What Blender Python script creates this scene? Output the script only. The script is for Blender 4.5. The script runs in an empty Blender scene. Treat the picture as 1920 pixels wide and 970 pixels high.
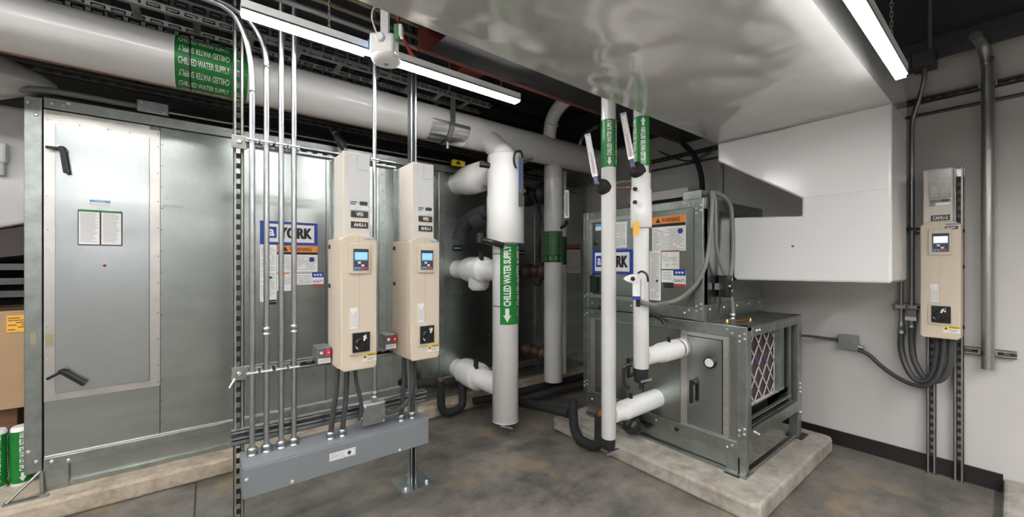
import bpy, bmesh, math, random
from mathutils import Vector, Matrix
random.seed(7)
PI = math.pi
scene = bpy.context.scene
COL = scene.collection

# ------------------------------------------------------------------ camera, world, lights, exposure
EYE = (0.0, 0.0, 1.32)
cam_d = bpy.data.cameras.new('camera'); cam = bpy.data.objects.new('camera', cam_d); COL.objects.link(cam)
cam.location = EYE
cam.rotation_euler = (PI/2, 0, math.radians(52.16-90))
cam_d.sensor_width = 36; cam_d.lens = 734/1920*36; cam_d.shift_y = 8/1920
cam_d.clip_start = .03; cam_d.clip_end = 60
scene.camera = cam
scene.view_settings.view_transform = 'Standard'
scene.view_settings.look = 'None'
scene.view_settings.gamma = 1
scene.view_settings.use_curve_mapping = False
scene.view_settings.exposure = 1.28
w = bpy.data.worlds.new('world'); scene.world = w; w.use_nodes = True
w.node_tree.nodes['Background'].inputs[0].default_value = (.75, .8, .9, 1)
w.node_tree.nodes['Background'].inputs[1].default_value = .02
LENS_POWER = 26.0

# ------------------------------------------------------------------ materials
def mat(name, col, rough=.5, metal=0.0, noise=0, nscale=(8, 8, 8), col2=None, bump=0, bscale=(20, 20, 20), bdist=.01,
        emit=0, coat=0, spec=None, detail=4, rvar=0, n2=None, aniso=0):
    m = bpy.data.materials.new(name); m.use_nodes = True
    nt = m.node_tree; b = nt.nodes['Principled BSDF']
    b.inputs['Base Color'].default_value = (*col, 1); b.inputs['Roughness'].default_value = rough
    b.inputs['Metallic'].default_value = metal
    if spec is not None: b.inputs['Specular IOR Level'].default_value = spec
    if coat: b.inputs['Coat Weight'].default_value = coat; b.inputs['Coat Roughness'].default_value = .12
    if emit:
        b.inputs['Emission Color'].default_value = (*col, 1); b.inputs['Emission Strength'].default_value = emit
    if aniso:                                              # rolled sheet: highlights stretch up and down
        tg = nt.nodes.new('ShaderNodeTangent'); tg.direction_type = 'RADIAL'; tg.axis = 'Z'
        b.inputs['Anisotropic'].default_value = aniso; b.inputs['Anisotropic Rotation'].default_value = .25
        nt.links.new(tg.outputs[0], b.inputs['Tangent'])
    geo = nt.nodes.new('ShaderNodeNewGeometry')
    def mapped(sc):
        mp = nt.nodes.new('ShaderNodeMapping'); mp.inputs['Scale'].default_value = sc
        nt.links.new(geo.outputs['Position'], mp.inputs['Vector']); return mp
    if noise:
        mp = mapped(nscale); n = nt.nodes.new('ShaderNodeTexNoise'); n.inputs['Scale'].default_value = 1
        n.inputs['Detail'].default_value = detail; n.inputs['Roughness'].default_value = .74 if detail >= 8 else .6
        nt.links.new(mp.outputs[0], n.inputs['Vector'])
        r = nt.nodes.new('ShaderNodeMapRange'); r.inputs[1].default_value = .38 if detail >= 8 else .3; r.inputs[2].default_value = .62 if detail >= 8 else .7
        nt.links.new(n.outputs['Fac'], r.inputs[0])
        mx = nt.nodes.new('ShaderNodeMix'); mx.data_type = 'RGBA'
        mx.inputs[6].default_value = (*col, 1)
        c2 = col2 or tuple(c*(1-noise) for c in col)
        mx.inputs[7].default_value = (*c2, 1)
        nt.links.new(r.outputs[0], mx.inputs[0]); out = mx.outputs[2]
        if n2:                                             # second, finer layer of spots
            mp2 = mapped(n2[0]); nn = nt.nodes.new('ShaderNodeTexNoise'); nn.inputs['Scale'].default_value = 1
            nn.inputs['Detail'].default_value = 6; nt.links.new(mp2.outputs[0], nn.inputs['Vector'])
            rr = nt.nodes.new('ShaderNodeMapRange'); rr.inputs[1].default_value = n2[2]; rr.inputs[2].default_value = n2[2]+.15
            nt.links.new(nn.outputs['Fac'], rr.inputs[0])
            m2 = nt.nodes.new('ShaderNodeMix'); m2.data_type = 'RGBA'
            nt.links.new(rr.outputs[0], m2.inputs[0]); nt.links.new(out, m2.inputs[6]); m2.inputs[7].default_value = (*n2[1], 1)
            out = m2.outputs[2]
        nt.links.new(out, b.inputs['Base Color'])
        if rvar:
            r2 = nt.nodes.new('ShaderNodeMapRange'); r2.inputs[3].default_value = rough-rvar; r2.inputs[4].default_value = rough+rvar
            nt.links.new(n.outputs['Fac'], r2.inputs[0]); nt.links.new(r2.outputs[0], b.inputs['Roughness'])
    if bump:
        mp = mapped(bscale); n = nt.nodes.new('ShaderNodeTexNoise'); n.inputs['Scale'].default_value = 1
        n.inputs['Detail'].default_value = 3; nt.links.new(mp.outputs[0], n.inputs['Vector'])
        bp = nt.nodes.new('ShaderNodeBump'); bp.inputs['Strength'].default_value = bump; bp.inputs['Distance'].default_value = bdist
        nt.links.new(n.outputs['Fac'], bp.inputs['Height']); nt.links.new(bp.outputs[0], b.inputs['Normal'])
    return m
M = {}
M['galv'] = mat('galvanised_sheet', (.46, .50, .48), .25, 1, noise=.28, nscale=(1.3, 1.3, 5), bump=.12, bscale=(2, 2, 5), bdist=.004, rvar=.07, aniso=.7)
M['galv_door'] = mat('galvanised_door', (.50, .535, .54), .24, 1, noise=.14, nscale=(2, 2, 3), bump=.10, bscale=(2, 2, 4), bdist=.004, rvar=.06, aniso=.7)
M['tape'] = mat('foil_tape', (.70, .69, .66), .38, 1, noise=.15, nscale=(9, 9, 9), rvar=.1)
M['galv_b'] = mat('galvanised_frame', (.45, .49, .47), .36, 1, noise=.3, nscale=(16, 16, 16), rvar=.1)
M['zinc'] = mat('zinc_steel', (.52, .55, .57), .34, 1, noise=.2, nscale=(20, 20, 20))
M['chrome'] = mat('bright_screw', (.92, .92, .92), .3, 1)
M['dull_strut'] = mat('dull_strut', (.40, .41, .38), .42, .9, noise=.2, nscale=(10, 10, 10))
M['dark_steel'] = mat('dark_steel', (.12, .125, .13), .45, .7, noise=.3, nscale=(6, 6, 6))
M['deck'] = mat('dark_ceiling_deck', (.075, .08, .095), .7, 0, noise=.3, nscale=(3, 3, 3))
M['beam'] = mat('dark_beam_paint', (.03, .03, .033), .5)
M['red_primer'] = mat('red_primer', (.28, .07, .055), .55, noise=.3)
M['red_pipe'] = mat('red_pipe_paint', (.5, .06, .05), .35)
M['jacket'] = mat('white_duct_jacket', (.56, .56, .55), .10, 0, noise=.06, nscale=(1.2, 2, 1), bump=.25, bscale=(3.0, 5.4, 2.2), bdist=.02, spec=1.0, coat=.5)
M['jacket_flat'] = mat('white_duct_board', (.72, .72, .72), .16, 0, bump=.15, bscale=(2.0, 2.0, 1.4), bdist=.02, coat=.3)
M['pvc'] = mat('white_pvc_jacket', (.80, .80, .79), .2, 0, noise=.03, nscale=(3, 3, 3), bump=.05, bscale=(6, 6, 6), bdist=.01)
M['pvc_joint'] = mat('pvc_joint', (.66, .66, .65), .3)
M['copper_seam'] = mat('brown_seam', (.30, .15, .11), .5)
M['green'] = mat('green_marker', (.010, .22, .035), .35, noise=.15, nscale=(9, 9, 9))
M['green_dk'] = mat('dark_green_marker', (.008, .085, .022), .35)
M['ink'] = mat('white_ink', (.82, .86, .82), .45)
M['ink_dim'] = mat('faded_ink', (.14, .32, .16), .5)
M['black'] = mat('black_plastic', (.012, .012, .013), .35)
M['foam'] = mat('black_foam_insulation', (.018, .018, .02), .75, noise=.4, nscale=(25, 25, 25), bump=.3, bscale=(60, 60, 60), bdist=.004)
M['beige'] = mat('beige_enclosure', (.62, .54, .43), .38)
M['beige_lt'] = mat('light_beige_panel', (.66, .62, .55), .38)
M['beige_label'] = mat('pale_instruction_label', (.60, .62, .63), .3)
M['screen'] = mat('blue_lcd_screen', (.16, .34, .85), .3, emit=.55)
M['screen_w'] = mat('pale_lcd_screen', (.5, .6, .95), .3, emit=.6)
M['keypad'] = mat('keypad_grey', (.09, .11, .15), .4)
M['red'] = mat('red_button', (.55, .04, .04), .35)
M['red_lamp'] = mat('red_pilot_lamp', (1, .12, .1), .4, emit=1.2)
M['white'] = mat('white_plastic', (.80, .80, .79), .35)
M['paper'] = mat('paper_label', (.78, .78, .77), .5)
M['print'] = mat('grey_print', (.33, .33, .33), .6)
M['print_dk'] = mat('dark_print', (.03, .03, .035), .5)
M['orange'] = mat('orange_label', (.75, .25, .05), .5)
M['orange_dk'] = mat('brown_orange_label', (.28, .10, .05), .5)
M['yellow'] = mat('yellow_label', (.85, .62, .03), .5)
M['tag_or'] = mat('amber_tag', (.85, .45, .06), .4)
M['blue'] = mat('navy_blue_ink', (.02, .05, .32), .4)
M['cyan'] = mat('light_blue_ink', (.12, .38, .68), .4)
M['navy_h'] = mat('navy_handle', (.02, .045, .13), .3)
M['grey_box'] = mat('grey_trough_paint', (.20, .218, .235), .38, noise=.06, nscale=(5, 5, 5))
M['grey_plate'] = mat('grey_plate', (.2, .2, .2), .45)
M['flex'] = mat('grey_flex_conduit', (.055, .055, .058), .45)
M['flex_lt'] = mat('pale_flex_conduit', (.19, .20, .195), .38)
M['pipe_grey'] = mat('grey_conduit', (.38, .38, .36), .35, .8)
M['rust'] = mat('rusty_brown_iron', (.11, .055, .04), .5, .3, noise=.4, nscale=(30, 30, 30))
M['cast'] = mat('dark_iron', (.03, .028, .03), .45, .3)
M['brass'] = mat('brass', (.65, .42, .14), .3, 1)
M['strut_web'] = mat('shaded_channel_web', (.10, .10, .10), .5, .6)  # shade inside the channel, put into a dark web colour
M['saddle'] = mat('bright_saddle_sheet', (.75, .76, .76), .22, 1)
M['beige_seam'] = mat('moulded_seam', (.46, .40, .31), .5)
M['old_pipe'] = mat('tarnished_pipe', (.30, .26, .17), .45, .6, noise=.4, nscale=(9, 30, 30))
M['smoke'] = mat('smoky_reflective_label', (.17, .16, .15), .25, .4, noise=.3, nscale=(20, 20, 20))
M['copper'] = mat('copper', (.6, .25, .12), .35, 1)
M['card'] = mat('cardboard', (.42, .28, .16), .8, noise=.12, nscale=(2, 2, 40))
M['wood'] = mat('wood_block', (.22, .11, .055), .7, noise=.3, nscale=(4, 30, 30))
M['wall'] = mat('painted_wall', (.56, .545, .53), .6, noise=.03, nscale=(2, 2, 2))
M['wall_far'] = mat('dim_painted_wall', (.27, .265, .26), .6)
M['wall_dk'] = mat('dark_wall_band', (.06, .062, .07), .6)
M['baseb'] = mat('black_vinyl_base', (.016, .014, .014), .4)
M['floor'] = mat('polished_concrete', (.215, .195, .170), .38, 0, noise=1, nscale=(2.1, 2.6, 1), col2=(.078, .072, .064), detail=12, rvar=.14,
                 n2=((3.3, 2.7, 2), (.26, .20, .13), .57), bump=.2, bscale=(30, 30, 30), bdist=.004)
M['pad'] = mat('pad_concrete', (.55, .48, .38), .7, 0, noise=1, nscale=(5, 5, 5), col2=(.27, .21, .15), detail=10, n2=((9, 9, 9), (.20, .15, .10), .62), bump=.3, bscale=(45, 45, 45), bdist=.005)
M['pad_grey'] = mat('grey_pad_concrete', (.44, .42, .38), .7, 0, noise=1, nscale=(5, 5, 5), col2=(.24, .21, .17), detail=10, n2=((7, 7, 9), (.22, .16, .10), .62), bump=.3, bscale=(45, 45, 45), bdist=.005)
M['lens'] = mat('led_lens', (1.0, .98, .96), .4, emit=LENS_POWER)
M['filter'] = mat('pleated_filter_media', (.085, .065, .06), .9, noise=.4, nscale=(12, 12, 60))
M['filter_web'] = mat('filter_card_web', (.55, .53, .52), .7)
M['purple'] = mat('purple_print', (.07, .05, .28), .6)
M['glass'] = mat('gauge_face', (.75, .77, .76), .1)
M['dark_in'] = mat('dark_interior', (.012, .012, .013), .8)
M['brown_dk'] = mat('dark_brown_duct', (.07, .055, .05), .7)  # dark brown for the slab under the left white duct
M['stain'] = mat('ochre_ink_stain', (.46, .42, .27), .45, .85)

# ------------------------------------------------------------------ mesh builder
FR = {'A': lambda x, y, z: (x, y, z), 'B': lambda x, y, z: (y, -x, z)}
TEXTS = {}
def text_mesh(s, bold=.012):
    k = (s, bold)
    if k in TEXTS: return TEXTS[k]
    c = bpy.data.curves.new('lettering', 'FONT'); c.body = s; c.resolution_u = 3; c.offset = bold
    o = bpy.data.objects.new('lettering', c)
    me = bpy.data.meshes.new_from_object(o)
    vs = [(v.co.x, v.co.y) for v in me.vertices]; fs = [tuple(p.vertices) for p in me.polygons]
    x0 = min(v[0] for v in vs); x1 = max(v[0] for v in vs); y0 = min(v[1] for v in vs); y1 = max(v[1] for v in vs)
    vs = [((x-x0)/(x1-x0), (y-y0)/(y1-y0)) for x, y in vs]
    bpy.data.objects.remove(o); bpy.data.curves.remove(c); bpy.data.meshes.remove(me)
    TEXTS[k] = (vs, fs); return TEXTS[k]

class MB:
    def __init__(s, frame='A', off=(0, 0, 0)):
        s.v = []; s.f = []; s.m = []; s.mats = []; s.cur = 0; s.fr = FR[frame]; s.off = off; s.sm = []
    def mt(s, name):
        if name not in s.mats: s.mats.append(name)
        s.cur = s.mats.index(name); return s
    def add(s, vs, fs, smooth=False):
        n = len(s.v)
        o = s.off
        s.v += [s.fr(a+o[0], b+o[1], c+o[2]) for a, b, c in vs]
        for f in fs: s.f.append(tuple(n+i for i in f)); s.m.append(s.cur); s.sm.append(smooth)
        return s
    def box(s, x0, x1, y0, y1, z0, z1):
        v = [(x0, y0, z0), (x1, y0, z0), (x1, y1, z0), (x0, y1, z0), (x0, y0, z1), (x1, y0, z1), (x1, y1, z1), (x0, y1, z1)]
        return s.add(v, [(0, 3, 2, 1), (4, 5, 6, 7), (0, 1, 5, 4), (1, 2, 6, 5), (2, 3, 7, 6), (3, 0, 4, 7)])
    def obox(s, o, ex, ey, ez, a, b, c):
        o = Vector(o); v = []
        for k in c:
            for i, j in ((0, 0), (1, 0), (1, 1), (0, 1)):
                v.append(tuple(o+Vector(ex)*a[i]+Vector(ey)*b[j]+Vector(ez)*k))
        return s.add(v, [(0, 3, 2, 1), (4, 5, 6, 7), (0, 1, 5, 4), (1, 2, 6, 5), (2, 3, 7, 6), (3, 0, 4, 7)])
    def rbox(s, x0, x1, y0, y1, z0, z1, r=.01, n=4):
        """rounded outline in the xz plane, front face at y0"""
        pts = []
        for cx, cz, a0 in ((x1-r, z1-r, 0), (x0+r, z1-r, 90), (x0+r, z0+r, 180), (x1-r, z0+r, 270)):
            for i in range(n+1):
                a = math.radians(a0+90*i/n); pts.append((cx+r*math.cos(a), cz+r*math.sin(a)))
        return s.prism_y(pts, y0, y1)
    def prism_y(s, pts, y0, y1):
        n = len(pts); v = [(x, y0, z) for x, z in pts]+[(x, y1, z) for x, z in pts]
        return s.add(v, [tuple(range(n)), tuple(range(2*n-1, n-1, -1))]+[(i, (i+1) % n + 0, (i+1) % n+n, i+n)[::-1] for i in range(n)])
    def prism_x(s, pts, x0, x1):
        n = len(pts); v = [(x0, y, z) for y, z in pts]+[(x1, y, z) for y, z in pts]
        return s.add(v, [tuple(range(n))[::-1], tuple(range(n, 2*n))]+[(i, (i+1) % n, (i+1) % n+n, i+n) for i in range(n)])
    def prism_z(s, pts, z0, z1):
        n = len(pts); v = [(x, y, z0) for x, y in pts]+[(x, y, z1) for x, y in pts]
        return s.add(v, [tuple(range(n))[::-1], tuple(range(n, 2*n))]+[(i, (i+1) % n, (i+1) % n+n, i+n) for i in range(n)])
    def lathe(s, p, d, prof, n=24, caps=True):
        p = Vector(p); d = Vector(d).normalized(); a = d.orthogonal().normalized(); b = d.cross(a)
        v = []; f = []
        for t, r in prof:
            for i in range(n):
                q = 2*PI*i/n; v.append(tuple(p+d*t+(a*math.cos(q)+b*math.sin(q))*r))
        for k in range(len(prof)-1):
            for i in range(n):
                j = (i+1) % n; f.append((k*n+i, k*n+j, (k+1)*n+j, (k+1)*n+i))
        s.add(v, f, True)
        if caps:
            s.add(v[:n], [tuple(range(n))[::-1]]); s.add(v[-n:], [tuple(range(n))])
        return s
    def cyl(s, p0, p1, r, n=20, caps=True):
        p0 = Vector(p0); p1 = Vector(p1)
        return s.lathe(p0, p1-p0, [(0, r), ((p1-p0).length, r)], n, caps)
    def tube(s, pts, r, n=10, sub=6, smooth=True):
        P = [Vector(p) for p in pts]
        if smooth and len(P) > 2:
            Q = []
            for i in range(len(P)-1):
                a = P[max(i-1, 0)]; b = P[i]; c = P[i+1]; d = P[min(i+2, len(P)-1)]
                for k in range(sub):
                    t = k/sub
                    Q.append(.5*((2*b)+(c-a)*t+(2*a-5*b+4*c-d)*t*t+(3*b-a-3*c+d)*t**3))
            Q.append(P[-1]); P = Q
        v = []; f = []; t0 = (P[1]-P[0]).normalized(); a = t0.orthogonal().normalized()
        for i, p in enumerate(P):
            t = (P[min(i+1, len(P)-1)]-P[max(i-1, 0)]).normalized()
            a = (a-t*a.dot(t)).normalized(); b = t.cross(a)
            for k in range(n):
                q = 2*PI*k/n; v.append(tuple(p+(a*math.cos(q)+b*math.sin(q))*r))
        for i in range(len(P)-1):
            for k in range(n):
                j = (k+1) % n; f.append((i*n+k, i*n+j, (i+1)*n+j, (i+1)*n+k))
        s.add(v, f, True); s.add(v[:n], [tuple(range(n))[::-1]]); s.add(v[-n:], [tuple(range(n))])
        return s
    def elbow(s, c, p0d, p1d, R, r, n=20, k=8):
        """quarter bend round centre c from direction p0d to p1d"""
        c = Vector(c); a = Vector(p0d); b = Vector(p1d)
        return s.tube([c+(a*math.cos(PI/2*i/k)+b*math.sin(PI/2*i/k))*R for i in range(k+1)], r, n, smooth=False)
    def bolt(s, x, y, z, r=.006, h=.004, axis='y', sgn=-1):
        if s.mats[s.cur] == 'chrome' and r > .0045: r *= 1.35; h *= 1.4
        d = {'y': (0, sgn, 0), 'x': (sgn, 0, 0), 'z': (0, 0, 1)}[axis]
        return s.lathe((x, y, z), d, [(0, r), (h*.6, r), (h, r*.6)], 8)
    def text(s, st, x0, x1, y, z0, z1, bold=.012):
        """flat lettering facing -y of the frame"""
        vs, fs = text_mesh(st, bold)
        return s.add([(x0+a*(x1-x0), y, z0+b*(z1-z0)) for a, b in vs], fs)
    def ztext(s, st, cx, cy, r, phi, z0, z1, h, flip=False, bold=.03):
        """lettering wrapped round an upright pipe, running up (or down) the pipe"""
        vs, fs = text_mesh(st, bold)
        bm = bmesh.new(); bv = [bm.verts.new(((a), (b-.5)*h, 0)) for a, b in vs]
        for f in fs:
            try: bm.faces.new([bv[i] for i in f])
            except ValueError: pass
        k = max(2, int(h/(r*.12)))
        for i in range(1, k):
            bmesh.ops.bisect_plane(bm, geom=bm.verts[:]+bm.edges[:]+bm.faces[:], plane_co=(0, -h/2+h*i/k, 0), plane_no=(0, 1, 0))
        bm.verts.index_update(); V = []
        for v in bm.verts:
            a, b = v.co.x, v.co.y
            if flip: z = z1-a*(z1-z0); q = phi+b/r
            else: z = z0+a*(z1-z0); q = phi-b/r
            V.append((cx+r*math.cos(q), cy+r*math.sin(q), z))
        s.add(V, [tuple(v.index for v in f.verts) for f in bm.faces]); bm.free(); return s
    def zarrow(s, cx, cy, r, phi, z0, z1, w, down=True):
        """arrow wrapped round an upright pipe"""
        head = (z1-z0)*.5; n = 8
        def strip(za, zb, wa, wb):
            V = []
            for i in range(n+1):
                u = -1+2*i/n
                V.append((cx+r*math.cos(phi+u*wa/2/r), cy+r*math.sin(phi+u*wa/2/r), za))
                V.append((cx+r*math.cos(phi+u*wb/2/r), cy+r*math.sin(phi+u*wb/2/r), zb))
            s.add(V, [(2*i, 2*i+2, 2*i+3, 2*i+1) for i in range(n)])
        if down: strip(z0, z0+head, .001, w); strip(z0+head, z1, w*.5, w*.5)
        else: strip(z1-head, z1, w, .001); strip(z0, z1-head, w*.5, w*.5)
        return s
    def xtext(s, st, cy, cz, r, al, x0, x1, h, flip=False):
        """lettering wrapped round a pipe that runs along X"""
        vs, fs = text_mesh(st, .012)
        bm = bmesh.new(); bv = [bm.verts.new((a, (b-.5)*h, 0)) for a, b in vs]
        for f in fs:
            try: bm.faces.new([bv[i] for i in f])
            except ValueError: pass
        for i in range(1, 3):
            bmesh.ops.bisect_plane(bm, geom=bm.verts[:]+bm.edges[:]+bm.faces[:], plane_co=(0, -h/2+h*i/3, 0), plane_no=(0, 1, 0))
        bm.verts.index_update(); V = []
        for v in bm.verts:
            a, b = v.co.x, v.co.y
            if flip: a = 1-a; b = -b
            q = al+b/r; V.append((x0+a*(x1-x0), cy-r*math.cos(q), cz+r*math.sin(q)))
        s.add(V, [tuple(v.index for v in f.verts) for f in bm.faces]); bm.free(); return s
    def strut(s, a, b, n, w=.041, d=.041, pitch=.0476, slots=True):
        """slotted U channel; a-b runs along the back of the web, n points out of the open side"""
        a = Vector(a); b = Vector(b); L = (b-a).length; e = (b-a).normalized(); n = Vector(n).normalized(); sd = e.cross(n); t = .003
        X = lambda p, q, r_: s.obox(a, e, sd, n, p, q, r_)
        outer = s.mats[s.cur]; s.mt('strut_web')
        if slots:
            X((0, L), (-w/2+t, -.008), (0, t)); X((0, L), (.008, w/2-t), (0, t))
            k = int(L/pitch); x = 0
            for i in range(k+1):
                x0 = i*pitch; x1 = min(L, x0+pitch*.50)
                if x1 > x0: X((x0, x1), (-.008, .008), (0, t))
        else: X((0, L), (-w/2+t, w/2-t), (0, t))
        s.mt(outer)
        X((0, L), (-w/2, -w/2+t), (0, d)); X((0, L), (w/2-t, w/2), (0, d))
        X((0, L), (-w/2, -w/2+.011), (d-t, d)); X((0, L), (w/2-.011, w/2), (d-t, d))
        return s
    def build(s, name, parent=None, bevel=0, mat_=None):
        if mat_: s.mats = [mat_]; s.m = [0]*len(s.f)
        me = bpy.data.meshes.new(name)
        L = Vector((0, 0, 0)); p = parent
        while p is not None: L += Vector(p.location); p = p.parent
        me.from_pydata([tuple(Vector(v)-L) for v in s.v], [], s.f)
        for mn in s.mats: me.materials.append(M[mn])
        for p, mi, sm in zip(me.polygons, s.m, s.sm): p.material_index = mi; p.use_smooth = sm
        bm = bmesh.new(); bm.from_mesh(me)
        bmesh.ops.recalc_face_normals(bm, faces=bm.faces[:]) if all(len(f.verts) > 2 for f in bm.faces) else None
        bm.to_mesh(me); bm.free()
        o = bpy.data.objects.new(name, me); COL.objects.link(o)
        if parent is not None: o.parent = parent
        if bevel:
            md = o.modifiers.new('bevel', 'BEVEL'); md.width = bevel; md.segments = 2; md.limit_method = 'ANGLE'; md.angle_limit = math.radians(50)
        return o
def tag(o, label, cat, group=None, kind=None):
    o['label'] = label; o['category'] = cat
    if group: o['group'] = group
    if kind: o['kind'] = kind
    return o
def thing(name, label, cat, loc, group=None):
    o = bpy.data.objects.new(name, None); COL.objects.link(o); o.location = loc; o.empty_display_size = .05
    return tag(o, label, cat, group)
def struct(o): o['kind'] = 'structure'; return o
def quick(mname, name, parent, fn, frame='A', off=(0, 0, 0), bevel=0):
    mb = MB(frame, off).mt(mname); fn(mb); return mb.build(name, parent, bevel)

# ------------------------------------------------------------------ setting
XW = 3.62; YB = 5.2; XL = -4.0; YF = -3.2; ZC = 3.25
struct(MB().mt('floor').box(XL-.1, XW+.1, YF-.1, YB+.1, -.1, 0).build('floor'))
struct(MB().mt('deck').box(XL-.1, XW+.1, YF-.1, YB+.1, ZC, ZC+.1).build('ceiling'))
struct(MB().mt('wall').box(XW, XW+.1, YF-.1, YB+.1, 0, 2.63).mt('wall_dk').box(XW, XW+.1, YF-.1, YB+.1, 2.63, ZC).build('wall_right'))
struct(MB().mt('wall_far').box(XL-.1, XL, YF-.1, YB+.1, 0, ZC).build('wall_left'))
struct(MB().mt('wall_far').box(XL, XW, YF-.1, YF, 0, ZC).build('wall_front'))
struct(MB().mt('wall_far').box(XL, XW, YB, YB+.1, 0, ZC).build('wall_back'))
struct(MB().mt('baseb').box(XW-.012, XW, .045, 3.1, 0, .1).box(XW-.018, XW-.010, .045, 3.1, 0, .012).build('baseboard_right'))
struct(MB().mt('print_dk').box(-.06, -.052, .6, 3.02, 0, .0015).build('trim_1'))
struct(MB().mt('dark_steel').box(XW-.10, XW, -3.0, 2.9, 2.62, 2.70).box(XW-.10, XW-.08, -3.0, 2.9, 2.57, 2.62).build('trim_2'))

def pad(label, x0, x1, y0, y1, z, mname, r=.04):
    pts = [(x0, y0+r), (x0+r, y0), (x1-r, y0), (x1-r*.3, y0+r*.3), (x1, y0+r), (x1, y1), (x0, y1)]
    o = MB().mt(mname).prism_z(pts, 0, z).build('equipment_pad', None, .015)
    tag(o, label, 'concrete pad'); return o
pad('long beige concrete pad under the large silver air handler', -2.6, 3.55, 3.02, 4.9, .10, 'pad')
pad('grey concrete pad with rounded corners under the small air handler', 2.16, 3.47, .785, 2.25, .10, 'pad_grey')
pad('low concrete curb at the right edge beyond the black baseboard', 2.5, 3.615, -1.4, .042, .085, 'pad_grey')

# ------------------------------------------------------------------ large air handler (face on Y = 3.18)
YA = 3.18
aa = thing('air_handling_unit', 'large galvanised air handler filling the left and back, on the long pad', 'air handler', (1.4, 4.0, .10))
MB().mt('galv').box(-.69, 3.56, YA, 4.75, .28, 2.14).build('casing', aa)
o = MB().mt('galv_b').box(-.757, -.695, YA-.012, YA+.06, .21, 2.195)
for z in (2.16, 2.10, .33, .27):
    o.mt('chrome').bolt(-.742 if z in (2.16, .33) else -.715, YA-.012, z, .007)
o.mt('galv_b').box(-.757, -.75, YA+.06, 4.75, .21, 2.195)
o.build('corner_post', aa, .004)
o = MB().mt('galv_b').box(-.69, 3.56, YA-.010, YA+.07, 2.145, 2.205).box(-.75, 3.56, YA+.07, 4.75, 2.18, 2.2)
for i in range(12): o.mt('chrome').bolt(-.62+.36*i, YA-.010, 2.175, .005)
for x, z in ((-.66, 2.185), (-.60, 2.198)): o.bolt(x, YA-.010, z-.01, .007)
o.build('top_rail', aa, .003)
o = MB().mt('tape').box(-.69, 3.56, YA-.008, YA, .275, .285).mt('galv_b').box(-.69, 3.56, YA-.012, YA+.05, .225, .275)
for x, z in ((-.66, .255), (-.60, .243)): o.mt('chrome').bolt(x, YA-.012, z, .007)
o.build('bottom_rail', aa, .002)
o = MB().mt('galv').box(-.69, 3.56, YA+.012, 4.7, .12, .225)
o.mt('galv_b').box(-.69, 3.56, YA-.008, YA+.012, .10, .125).mt('galv_b').box(-.69, -.60, YA-.014, YA+.012, .10, .225)
o.build('base_channel', aa)
MB().mt('dull_strut').tube([(-.80, 3.11, .108), (-.70, 3.165, .215)], .007, 8, smooth=False).tube([(-.69, 3.15, .108), (-.695, 3.165, .215)], .009, 8, smooth=False).box(-.81, -.66, 3.095, 3.125, .10, .108).build('lifting_bracket', aa)
# access door with taped frame
o = MB().mt('tape')
o.box(-.69, -.65, YA-.005, YA, .577, 2.139).box(-.275, -.229, YA-.005, YA, .577, 2.118)
o.box(-.65, -.275, YA-.005, YA, 2.068, 2.139).box(-.65, -.275, YA-.005, YA, .577, .615)
for z in (2.12, 2.085, 1.98, 1.86, 1.68, 1.5, 1.33, 1.15, .98, .8, .60): o.mt('chrome').bolt(-.678, YA-.005, z, .004, .003)
for z in (2.10, 2.02, 1.86, 1.69, 1.53, 1.36, 1.2, 1.02, .86, .70, .60): o.mt('print_dk').bolt(-.238, YA-.005, z, .003, .002)
for x in (-.56, -.45, -.36): o.mt('print_dk').bolt(x, YA-.005, 2.08, .003, .002)
fr_ = o.build('door_frame', aa)
dr = MB().mt('dark_in').box(-.653, -.272, YA-.003, YA, .612, 2.072).mt('galv_door').box(-.648, -.277, YA-.010, YA-.003, .617, 2.067).build('access_door', aa)
def lever(parent, x, z, ang, yb, frame='A', L=.085):
    o = MB(frame).mt('black')
    o.cyl((x, yb, z), (x, yb-.03, z), .016, 14)
    dx = math.sin(ang); dz = -math.cos(ang)
    e = (dx, 0, dz); sd = (dz, 0, -dx)
    o.obox((x, yb-.03, z), e, sd, (0, 1, 0), (-.012, L), (-.010, .010), (-.014, .004))
    return o
o = lever(None, -.618, 1.932, .12, YA-.01, L=.13); o.obox((-.618, YA-.03, 1.932), (-1, 0, 0), (0, 0, 1), (0, 1, 0), (0, .06), (-.006, .008), (-.01, .004)); o.build('handle', dr, .003)
o = lever(None, -.618, .735, .78, YA-.01, L=.12); o.obox((-.618, YA-.03, .735), (-.87, 0, -.5), (.5, 0, -.87), (0, 1, 0), (0, .065), (-.007, .007), (-.01, .004)); o.build('handle', dr, .003)
# papers on the door
o = MB().mt('cyan').box(-.52, -.44, YA-.0125, YA-.01, 1.66, 1.672).mt('paper').box(-.52, -.44, YA-.0122, YA-.01, 1.648, 1.66).mt('ink').text('CONTROL', -.50, -.46, YA-.0135, 1.662, 1.670)
o.build('small_sticker', dr)
o = MB().mt('print_dk').box(-.566, -.39, YA-.0125, YA-.01, 1.417, 1.615).mt('green').box(-.566, -.39, YA-.0128, YA-.01, 1.607, 1.615)
for x0, x1 in ((-.562, -.482), (-.475, -.395)):
    o.mt('paper').box(x0, x1, YA-.0135, YA-.01, 1.423, 1.604)
    z = 1.595
    while z > 1.435:
        o.mt('print').box(x0+.006, x1-.006-.02*random.random(), YA-.0140, YA-.0135, z, z+.0025); z -= .0075
o.build('instruction_sheet', dr)
MB().mt('red').bolt(-.462, YA-.0102, 1.305, .008, .002).mt('black').bolt(-.462, YA-.012, 1.305, .004, .002).build('red_dot', dr)
o = MB().mt('stain')
o.box(-.735, -.715, YA-.0128, YA-.0122, .89, .95).box(-.685, -.655, YA-.0062, YA-.0055, .87, .94)
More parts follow.
